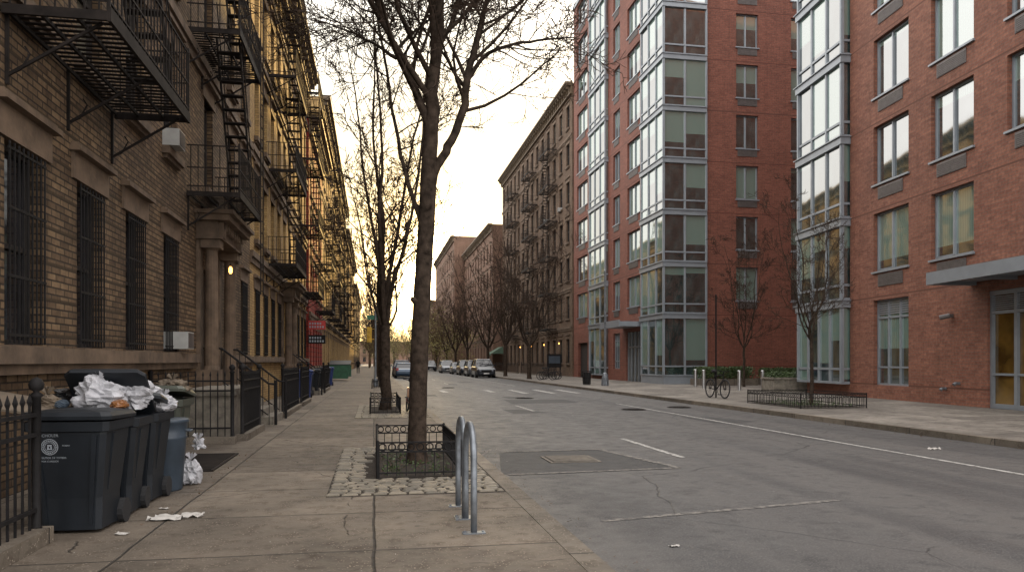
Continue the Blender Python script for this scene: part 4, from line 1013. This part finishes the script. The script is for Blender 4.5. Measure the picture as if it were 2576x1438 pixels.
def bike_meshes(c):
    d={}
    def w(y):
        a=MB(); a.ring((0,y,.34),(1,0,0),.32,.022,28,6); b=MB()
        b.ring((0,y,.34),(1,0,0),.295,.01,24,4)
        for k in range(14): th=2*math.pi*k/14; b.bar((0,y,.34),(0,y+.29*math.cos(th),.34+.29*math.sin(th)),.003)
        b.tube([(-.05,y,.34),(.05,y,.34)],.02,6); return a.mesh('wheel',['rubber'],smooth=True),b.mesh('rim',['iron'])
    d['w']=[w(-.52),w(.52)]
    f=MB(); bb=(0,.08,.29);st=(0,.22,.78);hd=(0,-.36,.82);hb=(0,-.39,.68)
    for a,b in ((bb,st),(st,hd),(bb,hb)): f.tube([a,b],.019,6)
    for s in (-.04,.04): f.tube([bb,(s,.3,.31),(s,.52,.34)],.009,5); f.tube([st,(s,.4,.55),(s,.52,.34)],.008,5); f.tube([hb,(s*1.1,-.42,.6),(s*1.1,-.52,.34)],.012,5)
    f.tube([hb,hd,(0,-.37,.92)],.02,6); f.tube([st,(0,.25,.92)],.013,6); d['frame']=f.mesh('frame',[c])
    f=MB(); f.tube([(-.28,-.26,.98),(-.2,-.38,.97),(0,-.4,.94),(.2,-.38,.97),(.28,-.26,.98)],.013,6); d['handlebar']=f.mesh('handlebar',['iron'])
    f=MB(); f.tube([(0,.12,.95),(0,.2,.95),(0,.3,.955),(0,.38,.95)],[.015,.035,.07,.06],8); d['saddle']=f.mesh('saddle',['rubber'])
    f=MB(); f.ring((.03,.08,.29),(1,0,0),.09,.008,16,4); f.tube([(.05,.08,.29),(.05,0,.14)],.01,5); f.tube([(-.05,.08,.29),(-.05,.16,.44)],.01,5); f.box(.04,.14,-.04,.04,.12,.145); f.box(-.14,-.04,.12,.2,.43,.455); d['crank']=f.mesh('crank',['iron'])
    return d
def bike(loc,rz,label,c='iron',lean=3,group=None,s=1):
    d=bike_meshes(c); t=thing('bicycle',label,'bicycle',loc,rot=(0,rad(lean),rz),group=group)
    for a,b in d['w']: w=ob('wheel',a,t); ob('rim',b,w)
    for k in('frame','handlebar','saddle','crank'): ob(k,d[k],t)
    t.scale=(s,s,s)
bike((13.75,29.3,0),rad(4),'dark bicycle locked to the sign post',s=1.15)
bike((1.0,22.4,0),rad(4),'bicycle with orange panniers standing beside the tree guard','red',5)
for i in range(3): bike((13.6+.5*i,60+1.2*i,0),rad(60+10*i),'dark bicycle parked on the pavement',group='bicycles parked on far pavement')
t=thing('pannier_bag','orange bag hanging on the bicycle rack','bag',(1.05,22.7,.45)); mb=MB(); mb.hexa([(-.1,-.16,0),(.1,-.16,0),(.1,.16,0),(-.1,.16,0),(-.09,-.14,.28),(.09,-.14,.28),(.09,.14,.28),(-.09,.14,.28)]); lpart('bag_body',mb,['amber'],t)
# ------------------------------------------------------------------ cars
def car(loc,paintm,label,rz=0,suv=True,sc=1,group='cars parked along the kerb',name='parked_car'):
    t=thing(name,label,'car',loc,rz=rz,group=group); t.scale=(sc,sc,sc)
    hb=1.08 if suv else .95; rf=1.68 if suv else 1.42
    st=[(-2.32,.38,.62,.68),(-2.25,.28,.8,.82),(-2.0,.22,hb-.16,.9),(-1.5,.2,hb-.07,.92),(-.95,.2,hb,.93),(1.2,.2,hb+.02,.93),(2.0,.22,hb,.91),(2.25,.3,hb-.08,.86),(2.32,.45,hb-.3,.78)]
    mb=MB(); n=10
    for y,zb,zt,hw in st:
        m=(zb+zt)/2; mb.v+=[(-hw*.9,y,zb),(hw*.9,y,zb),(hw*.98,y,zb+.1),(hw,y,m),(hw*.97,y,zt-.12),(hw*.88,y,zt),(-hw*.88,y,zt),(-hw*.97,y,zt-.12),(-hw,y,m),(-hw*.98,y,zb+.1)]
    for i in range(len(st)-1):
        for j in range(n): j2=(j+1)%n; mb.f.append((i*n+j,i*n+j2,(i+1)*n+j2,(i+1)*n+j)); mb.m.append(0)
    mb.f.append(tuple(range(n))); mb.m.append(0); mb.f.append(tuple((len(st)-1)*n+j for j in range(n))); mb.m.append(0)
    lpart('body',mb,[paintm],t)
    ye=1.95 if suv else 1.5
    mb=MB(); mb.hexa([(-.84,-1.15,hb-.02),(.84,-1.15,hb-.02),(.84,ye+.2,hb-.02),(-.84,ye+.2,hb-.02),(-.66,-.35,rf),(.66,-.35,rf),(.68,ye-.25,rf),(-.68,ye-.25,rf)]); lpart('windows',mb,['gl_car'],t)
    mb=MB(); mb.hexa([(-.68,-.42,rf-.005),(.68,-.42,rf-.005),(.7,ye-.18,rf-.005),(-.7,ye-.18,rf-.005),(-.6,-.25,rf+.06),(.6,-.25,rf+.06),(.6,ye-.3,rf+.06),(-.6,ye-.3,rf+.06)])
    for s in (-1,1):
        mb.bar((s*.84,-1.17,hb-.02),(s*.67,-.37,rf),.035); mb.bar((s*.855,.55,hb),(s*.69,.55,rf),.04); mb.bar((s*.85,ye+.2,hb),(s*.69,ye-.23,rf),.05)
    lpart('roof',mb,[paintm],t)
    for s in (-1,1):
        mb=MB(); mb.hexa([(s*.55,-2.3,.66),(s*.85,-2.14,.68),(s*.86,-2.05,.7),(s*.5,-2.2,.66),(s*.52,-2.24,.82),(s*.84,-2.08,.86),(s*.85,-2.0,.86),(s*.5,-2.1,.82)]); lpart('headlight',mb,['headl'],t)
        mb=MB(); mb.box(s*.7-.12,s*.7+.12,2.22,2.33,.75,1.0); lpart('tail_light',mb,['taill'],t)
        mb=MB(); mb.hexa([(s*.9,-.95,hb+.02),(s*1.08,-.93,hb+.02),(s*1.08,-.82,hb+.02),(s*.9,-.82,hb+.02),(s*.9,-.95,hb+.16),(s*1.08,-.93,hb+.16),(s*1.08,-.82,hb+.16),(s*.9,-.82,hb+.16)]); lpart('wing_mirror',mb,[paintm],t)
        for y in (-1.42,1.42):
            mb=MB(); mb.tube([(s*.7,y,.34),(s*.935,y,.34)],.34,20); w=lpart('wheel',mb,['rubber'],t); mb=MB(); mb.tube([(s*.93,y,.34),(s*.95,y,.34)],[.21,.18],12); ob('rim',mb.mesh('rim',['steel']),w)
    mb=MB(); mb.box(-.48,.48,-2.34,-2.27,.5,.72)
    lpart('radiator_grille',mb,['iron'],t)
    mb=MB(); mb.box(-.26,.26,-2.37,-2.30,.36,.47); lpart('number_plate',mb,['white'],t)
car((10.8,76.5,-.13),'pdark','dark sport utility vehicle parked at the kerb, front on',sc=1.06)
car((10.8,83.5,-.13),'pwhite','grey sport utility vehicle parked at the kerb')
car((10.7,90.5,-.13),'pdark','dark hatchback parked at the kerb')
car((10.6,98,-.13),'psilv','silver saloon car parked at the kerb',suv=False)
car((10.0,107,-.13),'psilv','silver sport utility vehicle near the kerb')
car((10.7,116,-.13),'pwhite','grey car parked further down the kerb')
car((2.9,76,-.13),'pblue','blue grey car parked at the kerb, seen from behind',rz=math.pi,suv=False)
car((2.9,84,-.13),'pdark','dark car parked at the kerb, seen from behind',rz=math.pi)
car((9.2,128,-.13),'pdark','dark car driving far down the street',group=None,name='moving_car')
t=thing('notice_board','dark board with pale blue panel on railings','notice board',(17.2,72.5,0)); mb=MB(); mb.box(-.7,.7,-.04,.04,.9,2.2); mb.box(-.65,-.55,-.03,.03,0,.9); mb.box(.55,.65,-.03,.03,0,.9); lpart('board',mb,['iron'],t); mb=MB(); mb.box(-.55,.55,-.055,-.042,1.3,2.0); lpart('panel',mb,['binblue'],t)
PCf=frame((17.4,72.5),(0,1),(-1,0))
fence(PCf,.5,18,0,'black iron fence in front of brown tenement',h=1.2,sp=.3)
fence(PCf,20,38,0,'black iron fence in front of brown tenement',h=1.2,sp=.3)
def person(loc,label,rz=0):
    mb=bpy.data.meshes.new('body'); pts=[(0,0,.92),(0,0,1.15),(0,0,1.4),(0,0,1.5),(0,0,1.58),(0,0,1.7),(.1,0,.88),(.12,-.1,.5),(.12,.02,.08),(.12,-.12,.04),(-.1,0,.88),(-.12,.12,.5),(-.12,.25,.1),(-.12,.12,.04),(.2,0,1.4),(.26,.06,1.12),(.24,-.1,.9),(-.2,0,1.4),(-.26,-.06,1.12),(-.24,-.15,.92)]
    ed=[(0,1),(1,2),(2,3),(3,4),(4,5),(0,6),(6,7),(7,8),(8,9),(0,10),(10,11),(11,12),(12,13),(2,14),(14,15),(15,16),(2,17),(17,18),(18,19)]
    rr=[.15,.15,.17,.06,.09,.08,.09,.065,.045,.04,.09,.065,.045,.04,.07,.05,.035,.07,.05,.035]
    mb.from_pydata(pts,ed,[]); o=ob('person',mb,None,loc,rz); mb.materials.append(M['iron']); o['label']=label;o['category']='person'
    o.modifiers.new('skin','SKIN')
    if mb.skin_vertices:
        for i,v in enumerate(mb.skin_vertices[0].data): v.radius=(rr[i],rr[i])
        mb.skin_vertices[0].data[0].use_root=True
    o.modifiers.new('sub','SUBSURF').levels=1; return o
try: person((-1.9,96,0),'pedestrian in dark clothes walking along the pavement')
except Exception as e: print('person',e)
# ------------------------------------------------------------------ light
AZ=rad(17); EL=rad(13)
sd=Vector((math.sin(AZ)*math.cos(EL),math.cos(AZ)*math.cos(EL),math.sin(EL)))
L=bpy.data.lights.new('sun','SUN'); L.energy=5; L.angle=rad(.6); L.color=(1,.63,.20)
o=bpy.data.objects.new('sun',L); col.objects.link(o); o.rotation_euler=sd.to_track_quat('Z','Y').to_euler()
w=bpy.data.worlds.new('World'); scn.world=w; w.use_nodes=True; nt=w.node_tree
bg=nt.nodes['Background']; out=nt.nodes['World Output']
sky=N(nt,'ShaderNodeTexSky'); sky.sky_type='NISHITA'; sky.sun_disc=False; sky.sun_elevation=EL; sky.sun_rotation=AZ; sky.air_density=1.0; sky.dust_density=1.5; sky.ozone_density=1
nt.links.new(sky.outputs[0],bg.inputs[0]); bg.inputs[1].default_value=.05
tc=N(nt,'ShaderNodeTexCoord'); dp=N(nt,'ShaderNodeVectorMath'); dp.operation='DOT_PRODUCT'; nt.links.new(tc.outputs['Generated'],dp.inputs[0])
az2=rad(4.6); el2=rad(6.2); dp.inputs[1].default_value=(math.sin(az2)*math.cos(el2),math.cos(az2)*math.cos(el2),math.sin(el2))
dd=math_(nt,'MAXIMUM',dp.outputs['Value'],0.0)
ang=math_(nt,'DIVIDE',math_(nt,'ARCCOSINE',math_(nt,'MINIMUM',dd,.999999)),rad(90))
cr_=N(nt,'ShaderNodeValToRGB'); nt.links.new(ang,cr_.inputs[0]); e=cr_.color_ramp.elements
e[0].position=0; e[0].color=(1,.74,.36,1); e[1].position=1; e[1].color=(.86,.82,.80,1)
for p,c in ((3.5/90,(.85,.52,.17)),(7/90,(.56,.39,.15)),(11/90,(.46,.375,.23)),(16/90,(.48,.44,.355)),(24/90,(.60,.57,.52)),(40/90,(.84,.80,.76))):
    q=e.new(p); q.color=(*c,1)
b0=N(nt,'ShaderNodeBackground'); nt.links.new(cr_.outputs[0],b0.inputs[0]); b0.inputs[1].default_value=3.15
def addsh(a,b):
    n=N(nt,'ShaderNodeAddShader'); nt.links.new(a,n.inputs[0]); nt.links.new(b,n.inputs[1]); return n.outputs[0]
b1=N(nt,'ShaderNodeBackground'); b1.inputs[0].default_value=(1,.72,.35,1); nt.links.new(math_(nt,'MULTIPLY',math_(nt,'POWER',dd,500),18),b1.inputs[1])
s=addsh(addsh(bg.outputs[0],b0.outputs[0]),b1.outputs[0])
nt.links.new(s,out.inputs[0])
# ------------------------------------------------------------------ camera
c=bpy.data.cameras.new('camera'); c.lens=27; c.sensor_width=36; c.shift_y=.0734; c.clip_end=4000; c.clip_start=.05
co=bpy.data.objects.new('camera',c); col.objects.link(co); co.location=(0,0,1.5); co.rotation_euler=(rad(90),0,rad(-10.2)); scn.camera=co
scn.view_settings.view_transform='Standard'; scn.view_settings.look='None'; scn.view_settings.exposure=0
